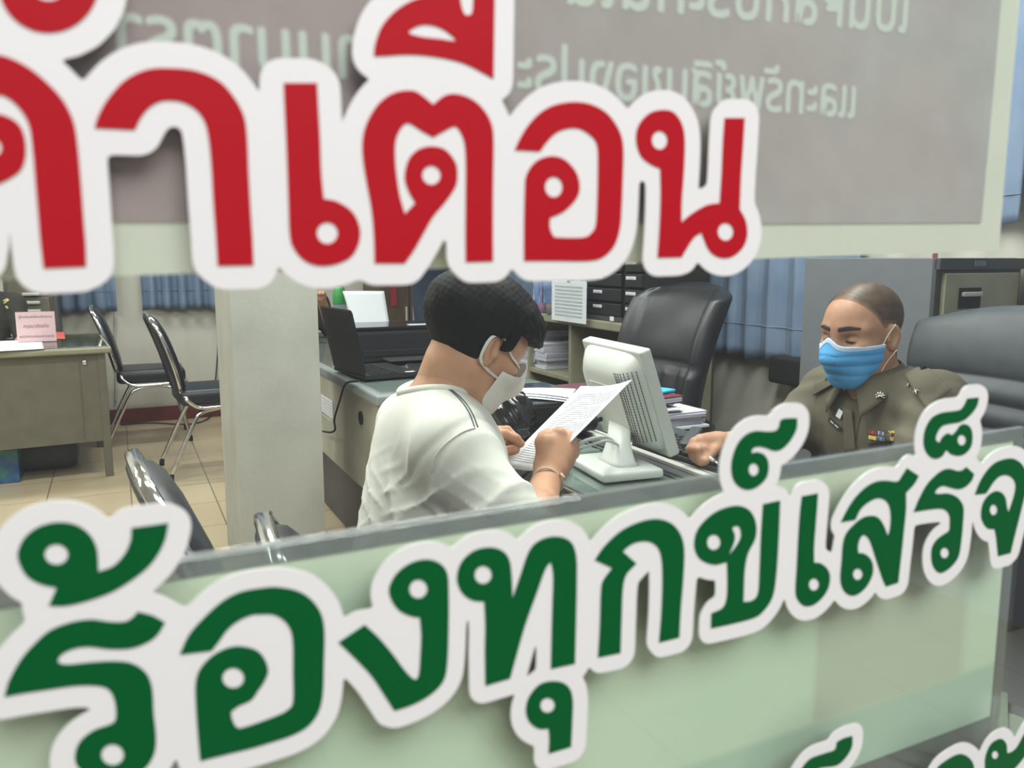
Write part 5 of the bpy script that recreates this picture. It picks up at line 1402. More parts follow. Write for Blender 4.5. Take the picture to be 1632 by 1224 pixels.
def shirt_m(P):
    g = .013
    d = torso_m(P, g)
    d = smin(d, ell(P, (.50, 1.49, .66), (.11, .155, .20)), .06)
    slv_end = SHR + (ELR - SHR) * .86
    sl = cap(P, SHR, slv_end, .056, .064)
    slL = cap(P, SHL, SHL + (ELL_ - SHL) * .7, .058, .066)
    d = smin(d, sl, .045); d = smin(d, slL, .045)
    # armhole crease
    c = np.abs(((P - A3(SHR)) @ A3((ELR - SHR).normalized())) - .0)
    d += .003 * np.exp(-(c / .007) ** 2) * (np.linalg.norm(P - A3(SHR), axis=1) < .13)
    ax_ = A3((ELR - SHR).normalized()); t_ = (P - A3(SHR)) @ ax_
    near = np.exp(-(sl / .03) ** 2)
    rg_ = 1 - np.abs(np.sin(44 * t_ + 5 * wob(P, 10, 4) + 14 * (P[:, 2] - .8)))
    d -= .0090 * near * rg_ ** 2.6 * np.clip(t_ / .06, 0, 1) * np.clip((.24 - t_) / .05, .15, 1)
    d -= folds_m(P)
    return d
neck_ax = A3((Hc + RH @ Vector((-.022, 0, -.055)) - C7 - Vector((.035, 0, -.035))).normalized())
def shirt_cut(P):
    d = shirt_m(P)
    # hollow: neck opening, sleeve mouth, hem
    tN = (P - NBASE) @ neck_ax
    d = smax(d, -(cap(P, NBASE - neck_ax * .03, NBASE + neck_ax * .2, .066, .074)), .006)
    d = smax(d, tN - .030 + 0 * tN, .006) if False else d
    sm = SHR + (ELR - SHR) * .93; a_ = A3((ELR - SHR).normalized())
    inner = cap(P, SHR + (ELR - SHR) * .7, ELR + (ELR - SHR) * .3, .046, .052)
    t_ = (P - A3(sm)) @ a_
    local = cap(P, SHR, ELR + (ELR - SHR) * .4, .11, .11)
    d = np.where(local < 0, smax(d, t_ - .006, .005), d)
    d = np.where((local < 0) & (t_ > -.05), smax(d, -inner, .003), d)
    return d
sv, sf = sdf_mesh(shirt_cut, (.20, 1.05, .42), (1.0, 2.12, 1.13), .0052)
shirt = part_np('shirt', [(sv, sf)], M['tee'], man)
# ribbed collar
ring = []
e1 = Vector(neck_ax).cross(Vector((0, 1, 0))).normalized(); e2 = Vector(neck_ax).cross(e1).normalized()
tree_s = bvh_of(shirt)
for k in range(36):
    a = 2 * math.pi * k / 36; dir_ = e1 * math.cos(a) + e2 * math.sin(a)
    p = Vector(NBASE) + dir_ * .071 - Vector(neck_ax) * .0
    h = tree_s.ray_cast(p + Vector(neck_ax) * .12, -Vector(neck_ax), .3)
    ring.append((h[0] if h[0] is not None else p) + Vector(neck_ax) * .002)
for _ in range(4): ring = [(ring[i - 1] + ring[i] * 2 + ring[(i + 1) % 36]) / 4 for i in range(36)]
tube('collar', ring, .0085, M['tee'], shirt, 10, True)
def surf_line(name, tree, pts, r, m, parent, lift=.0012, n=8):
    P = [hit(tree, p[0], p[1], lift)[0] for p in catmull([(a[0], a[1], 0) for a in pts], n)]
    P = [p for p in P if p is not None]
    if len(P) > 2: return tube(name, P, r, m, parent, 6)
surf_line('shoulder_piping', tree_s, [(697, 611), (716, 622), (735, 640), (748, 660), (756, 681)], .0011, M['seam'], shirt)
surf_line('shoulder_piping', tree_s, [(702, 611), (722, 624), (741, 642), (753, 661), (761, 681)], .0011, M['seam'], shirt)
surf_line('sleeve_seam', tree_s, [(757, 682), (735, 690), (710, 708), (693, 730), (688, 752)], .0013, M['tee'], shirt)
# hair
def hair_m(P):
    d = skull_sdf(P)
    x, y, z = P[:, 0], P[:, 1], P[:, 2]
    th = .010 + .016 * np.clip((z + .02) / .08, 0, 1) + .004 * np.clip((x - .02) / .06, 0, 1) * np.clip((z - .03) / .04, 0, 1)
    spike = .0012 * wob(P, 260, 2) + .0026 * wob(P, 55, 8) + .002 * wob(P, 130, 9) * np.clip((x - .0) / .05, 0, 1)
    h = d - th - spike * np.clip((z + .05) / .05, .25, 1)
    # hairline: nape, round the ear, sideburn, forehead
    nape = -.072 - .05 * x
    line = np.where(x < -.03, nape, np.where(x < .012, -.072 + (x + .03) / .042 * .11, np.where(x < .034, .002 + (x - .012) * .5, .052)))
    line = np.where(x < -.03, nape, line)
    cut = (line - z) + .003 * wob(P, 260, 12)
    h = smax(h, cut, .006)
    # keep clear of the ear
    for s in (-1, 1): h = smax(h, -ell(P, (.000, s * .088, -.006), (.020, .022, .034)), .006)
    fr = ell(P, (.080, -.010, .080), (.030, .050, .026)) - .003 * wob(P, 220, 6)
    h = smin(h, fr, .015)
    return h
hv2, hf2 = sdf_mesh(hair_m, (-.17, -.12, -.13), (.16, .12, .19), .0026)
rt = random.Random(4); tufts = [(xf(hv2, RH, Hc), hf2)]
TV, TF = [], []
for k_ in range(150):
    th_ = rt.uniform(-1.15, 1.15); up_ = rt.uniform(.0, 1.0)
    base = Vector((.086 * math.cos(th_) * (1 - .45 * up_) + .0, .066 * math.sin(th_) * (1 - .3 * up_), .066 + .052 * up_))
    dirt = Vector((math.cos(th_), math.sin(th_) * .8, .28 * up_ - .15 + rt.uniform(-.25, .25))).normalized()
    L_ = rt.uniform(.014, .028) * (1 - .35 * up_)
    pts_ = [base, base + dirt * L_ * .5, base + dirt * L_ + Vector((rt.uniform(-.004, .004), rt.uniform(-.006, .006), -.008 * (1 - up_)))]
    v_, f_ = tube_data(pts_, [.0065, .0042, .0006], 6)
    o_ = len(TV); TV += v_; TF += [tuple(i + o_ for i in q) for q in f_ if len(q) == 4]
tufts.append((xf(np.array([tuple(p) for p in TV]), RH, Hc), np.array(TF)))
part_np('hair', tufts, M['hair'], man, 'short black hair')
eb = []
for s in (-1, 1):
    pts = [Hc + RH @ Vector(p) for p in ((.0875, s * .014, .027), (.085, s * .030, .034), (.071, s * .050, .030))]
    tube('eyebrow', catmull(pts, 5), .0032, M['brow'], man, 8, flat=.5)
eyes(man, RH, Hc)
# cloth mask and its ear loops
def mask_m(P):
    D = mask_front_sdf(P, True)
    x, y, z = P[:, 0], P[:, 1], P[:, 2]
    sh = np.abs(D - .0085 - .0015 * wob(P, 60, 4)) - .0016
    top = z - (.006 + .012 * np.exp(-(y / .022) ** 2) - .52 * np.clip(np.abs(y) - .018, 0, 1))
    sh = smax(sh, top, .002)
    sh = smax(sh, -(x - .040), .002)
    return smax(sh, -(z + .125), .002)
mv, mf = sdf_mesh(mask_m, (.015, -.1, -.14), (.16, .1, .04), .0019)
mask = part_np('face_mask', [(xf(mv, RH, Hc), mf)], M['mask_white'], man, 'white cloth face mask')
def push(p, nl, jaw, gap=.0036):
    p = np.array(p, float)
    for _ in range(14):
        Q = np.array([p, p + [1e-4, 0, 0], p + [0, 1e-4, 0], p + [0, 0, 1e-4]]); d = head_sdf(Q, nl, (.057, .063), jaw)
        if d[0] >= gap: break
        g = (d[1:] - d[0]) / 1e-4; g /= np.linalg.norm(g) + 1e-9; p = p + g * (gap - d[0]) * 1.02
    return Vector(p)
def hl(p): return Hc + RH @ push(p, tuple(neck_local), 1.0)
for s in (-1, 1):
    tube('ear_loop', catmull([hl(p_) for p_ in ((.076, s * .046, -.012), (.062, s * .058, -.004), (.044, s * .066, .008), (.026, s * .076, .020), (.010, s * .084, .029), (-.006, s * .092, .030), (-.020, s * .096, .016), (-.022, s * .094, -.006), (-.010, s * .086, -.026), (.008, s * .074, -.036), (.026, s * .066, -.040), (.044, s * .060, -.040))], 8), .0032, M['mask_white'], mask, 8, flat=.45, up=(0, 0, 1))
# wrist thread
ax_w = (WRR - ELR).normalized(); u1 = ax_w.cross(Vector((0, 0, 1))).normalized(); u2 = ax_w.cross(u1).normalized(); wc = WRR - ax_w * .012
tube('wrist_thread', [wc + (u1 * math.cos(a) + u2 * math.sin(a)) * (.0305 + .003 * math.sin(a * 3)) + ax_w * .008 * math.sin(a + .6) for a in [2 * math.pi * k / 40 for k in range(40)]], .0022, mat('beige_thread', (206, 190, 166), .8), man, 8, True)
tube('thread_knot', [wc + (u1 * .8 - u2 * .55) * .034, wc + (u1 * .9 - u2 * .55) * .040 + Vector((.0, 0, -.012))], .0032, mat('beige_knot', (206, 190, 166), .8), man, 8)
# legs, shoes
def legs(root, hip, fw, side, knee_dx, m, shoe_m, foot_dx=0.03):
    parts_ = []
    for s in (-1, 1):
        h = hip + side * (s * .09); kn = h + fw * knee_dx + side * (s * .03); kn.z = .50
        an = Vector((kn.x + fw.x * foot_dx, kn.y + fw.y * foot_dx, .10))
        fn = lambda P, h=h, kn=kn, an=an: chain(P, [tuple(h), tuple(kn), tuple(an)], [.085, .064, .050], .03)
        l = np.minimum(np.minimum(A3(h), A3(kn)), A3(an)) - .12; u = np.maximum(np.maximum(A3(h), A3(kn)), A3(an)) + .12
        parts_.append(sdf_mesh(fn, l, u, .011))
        sh = lambda P, an=an: np.maximum(smin(ell(P, tuple(an + fw * .06 + Vector((0, 0, -.05))), (.13, .048, .045), frame(fw, (0, 0, 1))), cap(P, an, an + Vector((0, 0, -.05)), .045), .03), -(P[:, 2] - .002))
        v_, f_ = sdf_mesh(sh, A3(an) + np.array([-.25, -.25, -.12]), A3(an) + np.array([.25, .25, .06]), .009)
        part_np('shoe', [(v_, f_)], shoe_m, root)
    part_np('trousers', parts_, m, root)
legs(man, Vector((.53, 1.50, .555)), Vector((1, .05, 0)).normalized(), Vector((0, 1, 0)), .27, M['trousers'], M['matt_black'])
# the sheet he holds
sa, sb, sc, sd = at(926, 615, d=1.80), at(1007, 605, d=1.64), at(866, 748, d=1.600), at(800, 742, d=1.70)
held = paper_sheet('printed_sheet', [sa, sb, sc, sd], 'white printed sheet held up by the person in the white T-shirt', sag=.008, n=16)
ln = []
n_s = (sb - sa).cross(sd - sa).normalized()
sgn = 1 if n_s.dot(CAM - sa) > 0 else -1
for i in range(34):
    q = .10 + .84 * i / 34
    L = sa * (1 - q) + sd * q; Rr = sb * (1 - q) + sc * q
    pts_ = [L * (1 - s_) + Rr * s_ + n_s * (.008 * math.sin(math.pi * s_) + (.0014 if sgn > 0 else -.0006)) for s_ in [.1 + .8 * k / 8 for k in range(9)]]
    if i % 7 == 6: pts_ = pts_[:5]
    ln.append((pts_, .00045))
tubes('printed_lines', ln, M['ink'], held, 4)

# =================================================== the man in uniform
Ho = at(1374, 532, d=2.0)
hx2 = (Rv * -.86 - FH * .50 + Vector((0, 0, -.16))).normalized()
RO = frame(hx2, Vector((-.16, 0, 1)))
officer = thing('person', 'seated person in an olive khaki uniform and blue surgical mask, holding a pen', 'person', (1.70, 1.46, 0))
SR = at(1318, 626, d=2.17); SL = at(1492, 640, d=1.86)
CC = (SR + SL) / 2; CC.z += .035
side_o = (SL - SR).normalized(); fw_o = Vector((-1, -.08, 0)).normalized()
NB = CC + fw_o * .02 + Vector((0, 0, .01))
neck_o = RO.transposed() @ (NB - Ho)
ov, of_ = sdf_mesh(lambda P: head_sdf(P, tuple(neck_o), (.058, .064), 1.08), (-.16, -.12, -.24), (.13, .12, .14), .0027)
ELo = Vector((1.515, 1.585, .795)); WRo = at(1162, 707, d=2.02)
ELl = Vector((1.52, SL.y - .06, .72)); WRl = Vector((1.34, 1.14, .80))
def torso_o(P, g=0.0):
    b = A3(CC); y0 = CC.y
    d = ell(P, (1.735, y0, .56), (.145 + g, .180 + g, .16 + g))
    d = smin(d, ell(P, (1.715, y0, .74), (.125 + g, .180 + g, .18 + g)), .10)
    d = smin(d, ell(P, (1.695, y0, .85), (.10 + g, .175 + g, .10 + g)), .08)
    d = smin(d, chain(P, [tuple(SR), tuple(CC + Vector((0, 0, -.035))), tuple(SL)], [.056 + g, .060 + g, .056 + g]), .06)
    return d
def body_o(P):
    d = torso_o(P)
    for a, b, c in ((SR, ELo, WRo), (SL, ELl, WRl)):
        d = smin(d, cap(P, a, b, .054, .042), .04); d = smin(d, cap(P, b, c, .040, .027), .02)
    d = smin(d, cap(P, NB, Ho + RO @ Vector((-.02, 0, -.055)), .062, .056), .04)
    return d
bv, bf = sdf_mesh(body_o, (1.2, .95, .36), (1.98, 2.0, 1.12), .009)
def hand_o(P):
    w = A3(WRo)
    kn = [K(1108, 706, 1.955), K(1117, 702, 1.975), K(1127, 702, 1.995), K(1136, 704, 2.015)]
    d = cap(P, w, K(1143, 707, 2.005), .026, .026)
    for q, r in zip(kn, (.0145, .015, .015, .0145)): d = smin(d, cap(P, K(1143, 707, 2.005), q, .024, r), .014)
    ti = [(K(1100, 716, 1.945), K(1106, 731, 1.935)), (K(1105, 716, 1.935), K(1112, 735, 1.925)), (K(1113, 717, 1.925), K(1117, 738, 1.915)), (K(1122, 717, 1.935), K(1120, 734, 1.915))]
    for q, (m_, e) in zip(kn, ti): d = smin(d, chain(P, [q, m_, e], [.0122, .0108, .0088], .004), .007)
    d = smin(d, chain(P, [K(1142, 714, 1.975), K(1132, 724, 1.935), K(1125, 735, 1.910)], [.0155, .0125, .0098], .004), .009)
    return d
hc0 = K(1125, 715, 2.05)
hov, hof = sdf_mesh(lambda P: smin(hand_o(P), cap(P, WRo, ELo, .027, .037), .015), (1.1, 1.38, .72), (1.62, 1.95, .90), .0023)
def hand_o2(P):
    w = A3(WRl); d = cap(P, w, w + np.array([-.06, .01, -.012]), .026, .024)
    d = smin(d, ell(P, w + np.array([-.055, .012, -.014]), (.045, .040, .015)), .015)
    for k in range(4):
        y = -.024 + .018 * k; d = smin(d, chain(P, [w + np.array([-.09, .012 + y, -.012]), w + np.array([-.125 + .004 * abs(k - 1.5), .014 + y * 1.1, -.016]), w + np.array([-.150 + .006 * abs(k - 1.5), .014 + y * 1.15, -.032])], [.0095, .0088, .0078], .003), .005)
    d = smin(d, chain(P, [w + np.array([-.03, .036, -.014]), w + np.array([-.065, .058, -.022]), w + np.array([-.09, .062, -.034])], [.0125, .011, .009], .004), .008)
    return d
h2v, h2f = sdf_mesh(hand_o2, A3(WRl) + np.array([-.19, -.07, -.06]), A3(WRl) + np.array([.04, .10, .05]), .0024)
part_np('body', [(bv, bf), (xf(ov, RO, Ho), of_), (hov, hof), (h2v, h2f)], M['skin_b'], officer)
eyes(officer, RO, Ho)
def ho(p): return Ho + RO @ push(p, tuple(neck_o), 1.08, .002)
def brow_sdf(P):
    d = head_sdf(P, tuple(neck_o), (.058, .064), 1.08) - .0022 + .0008 * wob(P, 500, 2)
    x, y, z = P[:, 0], P[:, 1], P[:, 2]; ay = np.abs(y)
    c = .0305 + .0030 * np.sin(np.clip((ay - .012) / .045, 0, 1) * 3.1)
    w = .0052 - .0028 * np.clip((ay - .035) / .02, 0, 1)
    d = smax(d, np.abs(z - c) - w, .0015); d = smax(d, .011 - ay, .002); d = smax(d, ay - .056, .002)
    return smax(d, .03 - x, .001)
wv_, wf_ = sdf_mesh(brow_sdf, (.03, -.07, .01), (.11, .07, .05), .0014)
part_np('eyebrows', [(xf(wv_, RO, Ho), wf_)], M['brow'], officer)
def lash_sdf(P):
    d = head_sdf(P, tuple(neck_o), (.058, .064), 1.08) - .0012
    x, y, z = P[:, 0], P[:, 1], P[:, 2]; ay = np.abs(y) - .032
    d = smax(d, np.abs(z - (-.0005 + .0015 - 9 * ay * ay)) - .0011, .0008)
    return smax(smax(d, np.abs(ay) - .0135, .001), .03 - x, .001)
wv_, wf_ = sdf_mesh(lash_sdf, (.03, -.06, -.015), (.11, .06, .012), .0011)
part_np('eyelashes', [(xf(wv_, RO, Ho), wf_)], M['brow'], officer)
# shaved scalp
def scalp(P):
    d = head_sdf(P, tuple(neck_o), (.058, .064), 1.08, nose=False, ears=False)
    x, y, z = P[:, 0], P[:, 1], P[:, 2]
    h = d - .0016 + .0006 * wob(P, 300, 3)
    hl_ = .052 + .030 * np.clip((x - .0) / .05, 0, 1) + .0 * y          # forehead line rises to a receding crown
    front = np.where(x > .045, .105 - .35 * np.abs(y), -.075)
    side_l = np.where(x < -.03, -.062, np.where(x < .022, .012 + (x + .03) * .2, .024 + (x - .022) * 1.75))
    line = side_l
    h = smax(h, line - z + .003 * wob(P, 200, 5), .003)
    h = smax(h, (x - .072 - .0 * z) + .004 * wob(P, 150, 8), .003)
    for s in (-1, 1): h = smax(h, -ell(P, (-.002, s * .085, -.002), (.020, .022, .033)), .003)
    return h
shells = []
for k_ in range(4):
    def shell(P, k_=k_):
        x, y, z = P[:, 0], P[:, 1], P[:, 2]
        g = k_ * .006
        return smax(scalp(P - np.array([0, 0, 0])) - k_ * .0005, smax((x + g * 1.6) - .074 , -(z - g - np.where(x < -.03, -.062, np.where(x < .022, .012 + (x + .03) * .2, .024 + (x - .022) * 1.75)) - .6 * g), .003) , .002)
    v_, f_ = sdf_mesh(shell, (-.14, -.1, -.09), (.09, .1, .14), .0028)
    shells.append((xf(v_, RO, Ho), f_))
part_np('hair', shells, M['stubble'], officer, 'very short shaved hair')
# blue pleated mask
def mask_o(P):
    D = mask_front_sdf(P); x, y, z = P[:, 0], P[:, 1], P[:, 2]
    pl = .0026 * np.abs(np.sin((z + .05 + .15 * np.abs(y)) * 120)) * np.exp(-((z + .055) / .035) ** 4)
    sh = np.abs(D - .0085 - pl) - .0014
    sh = smax(sh, z - (-.004 + .018 * np.exp(-(y / .020) ** 2) - .13 * np.abs(y)), .002)
    sh = smax(sh, -(x - .024), .002)
    return smax(sh, -(z + .118), .002)
mv, mf = sdf_mesh(mask_o, (.01, -.1, -.14), (.16, .1, .04), .0019)
omask = part_np('face_mask', [(xf(mv, RO, Ho), mf)], M['mask_blue'], officer, 'blue pleated surgical mask')
def mask_o_edge(P):
    D = mask_front_sdf(P); x, y, z = P[:, 0], P[:, 1], P[:, 2]
    sh = np.abs(D - .0088) - .0021
    tl = z - (-.003 + .018 * np.exp(-(y / .020) ** 2) - .13 * np.abs(y))
    sh = smax(sh, tl, .001); sh = smax(sh, -(tl + .012), .001)
    return smax(sh, -(x - .023), .002)
mv, mf = sdf_mesh(mask_o_edge, (.01, -.1, -.05), (.16, .1, .04), .0017)
part_np('nose_strip', [(xf(mv, RO, Ho), mf)], M['mask_pale'], omask)
for s in (-1, 1):
    tube('ear_loop', catmull([ho((.026, s * .068, -.018)), ho((.018, s * .080, .0)), ho((.008, s * .086, .016)), ho((.000, s * .092, .028))], 6), .0013, M['mask_white'], omask, 6)
    tube('ear_loop', catmull([ho((.026, s * .062, -.080)), ho((.012, s * .074, -.058)), ho((-.002, s * .086, -.030))], 6), .0013, M['mask_white'], omask, 6)
# uniform shirt
def ushirt(P):
    d = torso_o(P, .012)
    for a, b, s in ((SR, ELo, 1), (SL, ELl, -1)):
        e = a + (b - a) * (.90 if s > 0 else .80)
        d = smin(d, cap(P, a, e, .060, .062), .035)
        ax_ = A3((b - a).normalized()); t_ = (P - A3(a)) @ ax_; sl = cap(P, a, e, .066, .064)
        d -= .004 * np.exp(-(sl / .03) ** 2) * np.sin(85 * t_ + 8 * wob(P, 14, 4 + s)) * np.clip(t_ / .06, 0, 1)
    d -= .0028 * wob(P, 26, 13) + .0016 * wob(P, 60, 15)
    f = np.sin(30 * (P[:, 1] - CC.y) + 14 * P[:, 2]); d -= .0028 * f * np.abs(f) * np.clip((.9 - P[:, 2]) / .15, 0, 1)
    d = smax(d, -cap(P, NB + Vector((0, 0, -.005)), Ho, .062, .07), .006)
    # open V at the throat
    vz = NB + fw_o * .09 + Vector((0, 0, -.03))
    d = smax(d, -cap(P, NB + Vector((0, 0, -.01)), vz, .042, .012), .008)
    return d
uv, uf = sdf_mesh(ushirt, (1.3, .95, .42), (1.99, 2.0, 1.12), .0058)
ush = part_np('uniform_shirt', [(uv, uf)], M['khaki'], officer)
tree_u = bvh_of(ush)
# pointed collar wings standing round the neck
def patch(name, px_pts, m, parent, lift=.004, th=.0025, n=10, curl=None):
    """cloth piece laid on the shirt inside a pixel quad a-b-c-d"""
    a, b, c, d_ = px_pts; grid = []
    for i in range(n + 1):
        row = []
        for j in range(n + 1):
            s_, q = i / n, j / n
            x = (a[0] * (1 - s_) + b[0] * s_) * (1 - q) + (d_[0] * (1 - s_) + c[0] * s_) * q
            y = (a[1] * (1 - s_) + b[1] * s_) * (1 - q) + (d_[1] * (1 - s_) + c[1] * s_) * q
            row.append(hit(tree_u, x, y, lift))
        grid.append(row)
    good = [h_ for r in grid for h_ in r if h_[0] is not None]
    if len(good) < (n + 1) ** 2 * .6: return None
    ctr = sum((g[0] for g in good), Vector()) / len(good); nn = sum((g[1] for g in good), Vector()).normalized()
    V, F = [], []
    for side in (0, 1):
        for i in range(n + 1):
            for j in range(n + 1):
                p, nr = grid[i][j]
                if p is None:
                    s_, q = i / n, j / n
                    x = (a[0] * (1 - s_) + b[0] * s_) * (1 - q) + (d_[0] * (1 - s_) + c[0] * s_) * q
                    y = (a[1] * (1 - s_) + b[1] * s_) * (1 - q) + (d_[1] * (1 - s_) + c[1] * s_) * q
                    r = ray(x, y).normalized(); t0 = (ctr - CAM).dot(nn) / max(1e-4, abs(r.dot(nn))) * (1 if r.dot(nn) > 0 else -1)
                    p = CAM + r * t0; nr = nn
                V.append(p + nn * (th * side))
    N = (n + 1) ** 2
    for i in range(n):
        for j in range(n):
            q = i * (n + 1) + j; F.append((q, q + n + 1, q + n + 2, q + 1)); F.append((N + q, N + q + 1, N + q + n + 2, N + q + n + 1))
    rim = [i for i in range(n + 1)] + [i * (n + 1) + n for i in range(1, n + 1)] + [n * (n + 1) + j for j in range(n - 1, -1, -1)] + [i * (n + 1) for i in range(n - 1, 0, -1)]
    for k in range(len(rim)): p, q = rim[k], rim[(k + 1) % len(rim)]; F.append((p, q, N + q, N + p))
    return add(name, pyd(name, V, F), m, parent, True)
def collar_wing(pts3, name='collar'):
    """pts3: neck-side edge points then outer edge points, same count"""
    k = len(pts3) // 2; inn, out = pts3[:k], pts3[k:]
    V, F = [], []
    cols = 6; c_ = []
    for i in range(k):
        for j in range(cols + 1):
            q = j / cols; p = Vector(inn[i]) * (1 - q) + Vector(out[i]) * q
            c_.append(p)
    th = .003
    for s in (0, 1):
        for i in range(k):
            for j in range(cols + 1):
                p = c_[i * (cols + 1) + j]; V.append(p + (Vector((-.6, -.6, .55)).normalized() * th * s))
    W_ = cols + 1; N = k * W_
    for i in range(k - 1):
        for j in range(cols):
            q = i * W_ + j; F.append((q, q + 1, q + W_ + 1, q + W_)); F.append((N + q, N + q + W_, N + q + W_ + 1, N + q + 1))
    rim = [j for j in range(W_)] + [i * W_ + cols for i in range(1, k)] + [(k - 1) * W_ + j for j in range(cols - 1, -1, -1)] + [i * W_ for i in range(k - 2, 0, -1)]
    for a in range(len(rim)): p, q = rim[a], rim[(a + 1) % len(rim)]; F.append((q, p, N + p, N + q))
    me = pyd(name, V, F); bm = bmesh.new(); bm.from_mesh(me); bmesh.ops.recalc_face_normals(bm, faces=bm.faces); bm.to_mesh(me); bm.free()
    return add(name, me, M['khaki'], ush, True)
for s in (-1, 1):
    inn, out = [], []
    L = 9
    for i in range(L):
        a = math.radians(180 - i * 165 / (L - 1)) * s   # from nape to throat, around neck axis
        dirv = fw_o * math.cos(a) + side_o * math.sin(a)
        hgt = .048 - .040 * (i / (L - 1)) ** 1.3
        p_in = NB + dirv * (.066 if i < L - 1 else .070) + Vector((0, 0, hgt)) + fw_o * .014 * (i / (L - 1))
        rr = .088 + .018 * (i / (L - 1)); drop = -.018 - .030 * (i / (L - 1))
        o_ = NB + dirv * rr + Vector((0, 0, hgt + drop)) + fw_o * .014 * (i / (L - 1))
        if i == L - 1: o_ = NB + fw_o * .105 + side_o * (s * .055) + Vector((0, 0, -.080)); p_in = NB + fw_o * .088 + side_o * (s * .020) + Vector((0, 0, -.012))
        if i == L - 2: o_ = NB + fw_o * .080 + side_o * (s * .080) + Vector((0, 0, -.052))
        if i == L - 3: o_ = NB + fw_o * .040 + side_o * (s * .098) + Vector((0, 0, -.020))
        inn.append(p_in); out.append(o_)
    collar_wing(inn + out)
# shoulder straps, stars, badges placed on the shirt where the photo shows them
patch('shoulder_strap', [(1444, 600), (1474, 584), (1515, 622), (1478, 655)], M['khaki'], ush, .006)
patch('shoulder_strap', [(1302, 612), (1338, 600), (1330, 615), (1298, 632)], M['khaki'], ush, .006)
patch('button_placket', [(1346, 650), (1360, 655), (1366, 720), (1348, 722)], M['khaki'], ush, .004)
patch('pocket_flap', [(1382, 695), (1424, 690), (1424, 702), (1384, 708)], M['khaki'], ush, .003)
tree_body = BVHTree.FromPolygons([v.co.copy() for o_ in [ush] + [c for c in ush.children] for v in o_.data.vertices],
    [tuple(i + off for i in p.vertices) for o_, off in zip([ush] + list(ush.children), np.cumsum([0] + [len(o_.data.vertices) for o_ in [ush] + list(ush.children)])[:-1].tolist()) for p in o_.data.polygons])
def star(px, py, r, name='star'):
    p, n = hit(tree_body, px, py, .003)
    if p is None: return
    e1 = n.cross(Vector((0, 0, 1))).normalized(); e2 = n.cross(e1)
    bm = bmesh.new(); c0 = bm.verts.new(p + n * .004); rg = []
    for k in range(12):
        a = 2 * math.pi * k / 12; rr = r if k % 2 == 0 else r * .38
        rg.append(bm.verts.new(p + e1 * math.cos(a) * rr + e2 * math.sin(a) * rr))
    for k in range(12): bm.faces.new((c0, rg[k], rg[(k + 1) % 12]))
    bm.faces.new(rg[::-1]); bmesh.ops.recalc_face_normals(bm, faces=bm.faces)
    add(name, bm_mesh(name, bm), M['silver'], ush)
star(1449, 613, .011); star(1460, 622, .011); star(1318, 603, .010)
def emblem(px, py):
    p, n = hit(tree_body, px, py, .004)
    if p is None: return
    e1 = n.cross(Vector((0, 0, 1))).normalized(); e2 = n.cross(e1)
    if e2.z < 0: e2 = -e2
    lst = []
    for k in range(7):
        a = math.radians(-30 + 40 * k); lst.append(([p + (e1 * math.cos(a) + e2 * math.sin(a)) * .003, p + (e1 * math.cos(a) + e2 * math.sin(a)) * .0115 + n * .001], .0016))
    lst.append(([p + e1 * -.007 + e2 * -.005, p + n * .002, p + e1 * .007 + e2 * -.005], .0024)); lst.append(([p + e2 * .002, p + e2 * .012], .0026))
    tubes('collar_emblem', lst, M['silver'], ush, 8)
emblem(1403, 632)
emblem(1345, 619)
def plate(name, px, py, w, h, m, roll=0.0, th=.002, lift=.004, parent=None):
    p, n = hit(tree_body, px, py, lift)
    if p is None: return None
    e1 = Vector((0, 0, 1)).cross(n).normalized(); e2 = n.cross(e1).normalized(); Rm = Matrix((e1, e2, n)).transposed() @ Matrix.Rotation(roll, 3, 'Z')
    return box(name, p, (w, h, th), m, parent or ush, Rm, .0004), p, Rm
plate('pin_badge', 1340, 660, .017, .020, M['sticker'], -.3)
r_ = plate('name_plate', 1332, 676, .046, .011, mat('dark_name_plate', (44, 38, 34), .4), -.38)
if r_:
    nm, p, Rm = r_
    boxes('name_text', [(p + Rm @ Vector((-.014 + .0035 * k, 0, .0014)), (.0022, .0028 + .001 * (k % 2), .0006)) for k in range(4)] + [(p + Rm @ Vector((.004 + .0035 * k, 0, .0014)), (.0022, .0028 + .001 * (k % 2), .0006)) for k in range(4)], M['sticker'], ush, 0, Rm)
cols_ = [[(170, 60, 50), (90, 110, 150), (206, 168, 60)], [(220, 178, 60), (120, 150, 180), (190, 170, 60)]]
for i in range(2):
    for j in range(3):
        px = 1392 + 14.5 * j; py = 689 + 8.5 * i + 1.2 * j
        r_ = plate('medal_ribbon', px, py, .0185, .0085, mat('ribbon_%d_%d' % (i, j), cols_[i][j], .6), -.06, lift=.005)
        if r_:
            _, p, Rm = r_
            boxes('ribbon_stripes', [(p + Rm @ Vector((dx_, 0, .0012)), (.0022, .0085, .0005)) for dx_ in (-.0055, .0055)], M['eye_white'] if (i + j) % 2 else M['khaki_dark'], ush, 0, Rm)
surf_line('shirt_seam', tree_u, [(1375, 650), (1368, 680), (1362, 720)], .0012, M['khaki_dark'], ush)
legs(officer, Vector((1.70, CC.y, .53)), fw_o, Vector((0, 1, 0)), .36, M['khaki_dark'], M['matt_black'], 0.0)
# pen
pn0, pn1 = at(1119, 721, d=1.945), at(1145, 740, d=1.875)
t = thing('pen', 'white pen held in the uniformed person\'s hand over the keyboard', 'pen', tuple(pn0))
tube('barrel', [pn0, pn0 * .25 + pn1 * .75], .0045, M['white_plastic'], t, 12); tube('tip', [pn0 * .25 + pn1 * .75, pn1], [.0045, .001], M['silver'], t, 12)
# chrome armrest end
aw = at(1207, 657, d=2.35)
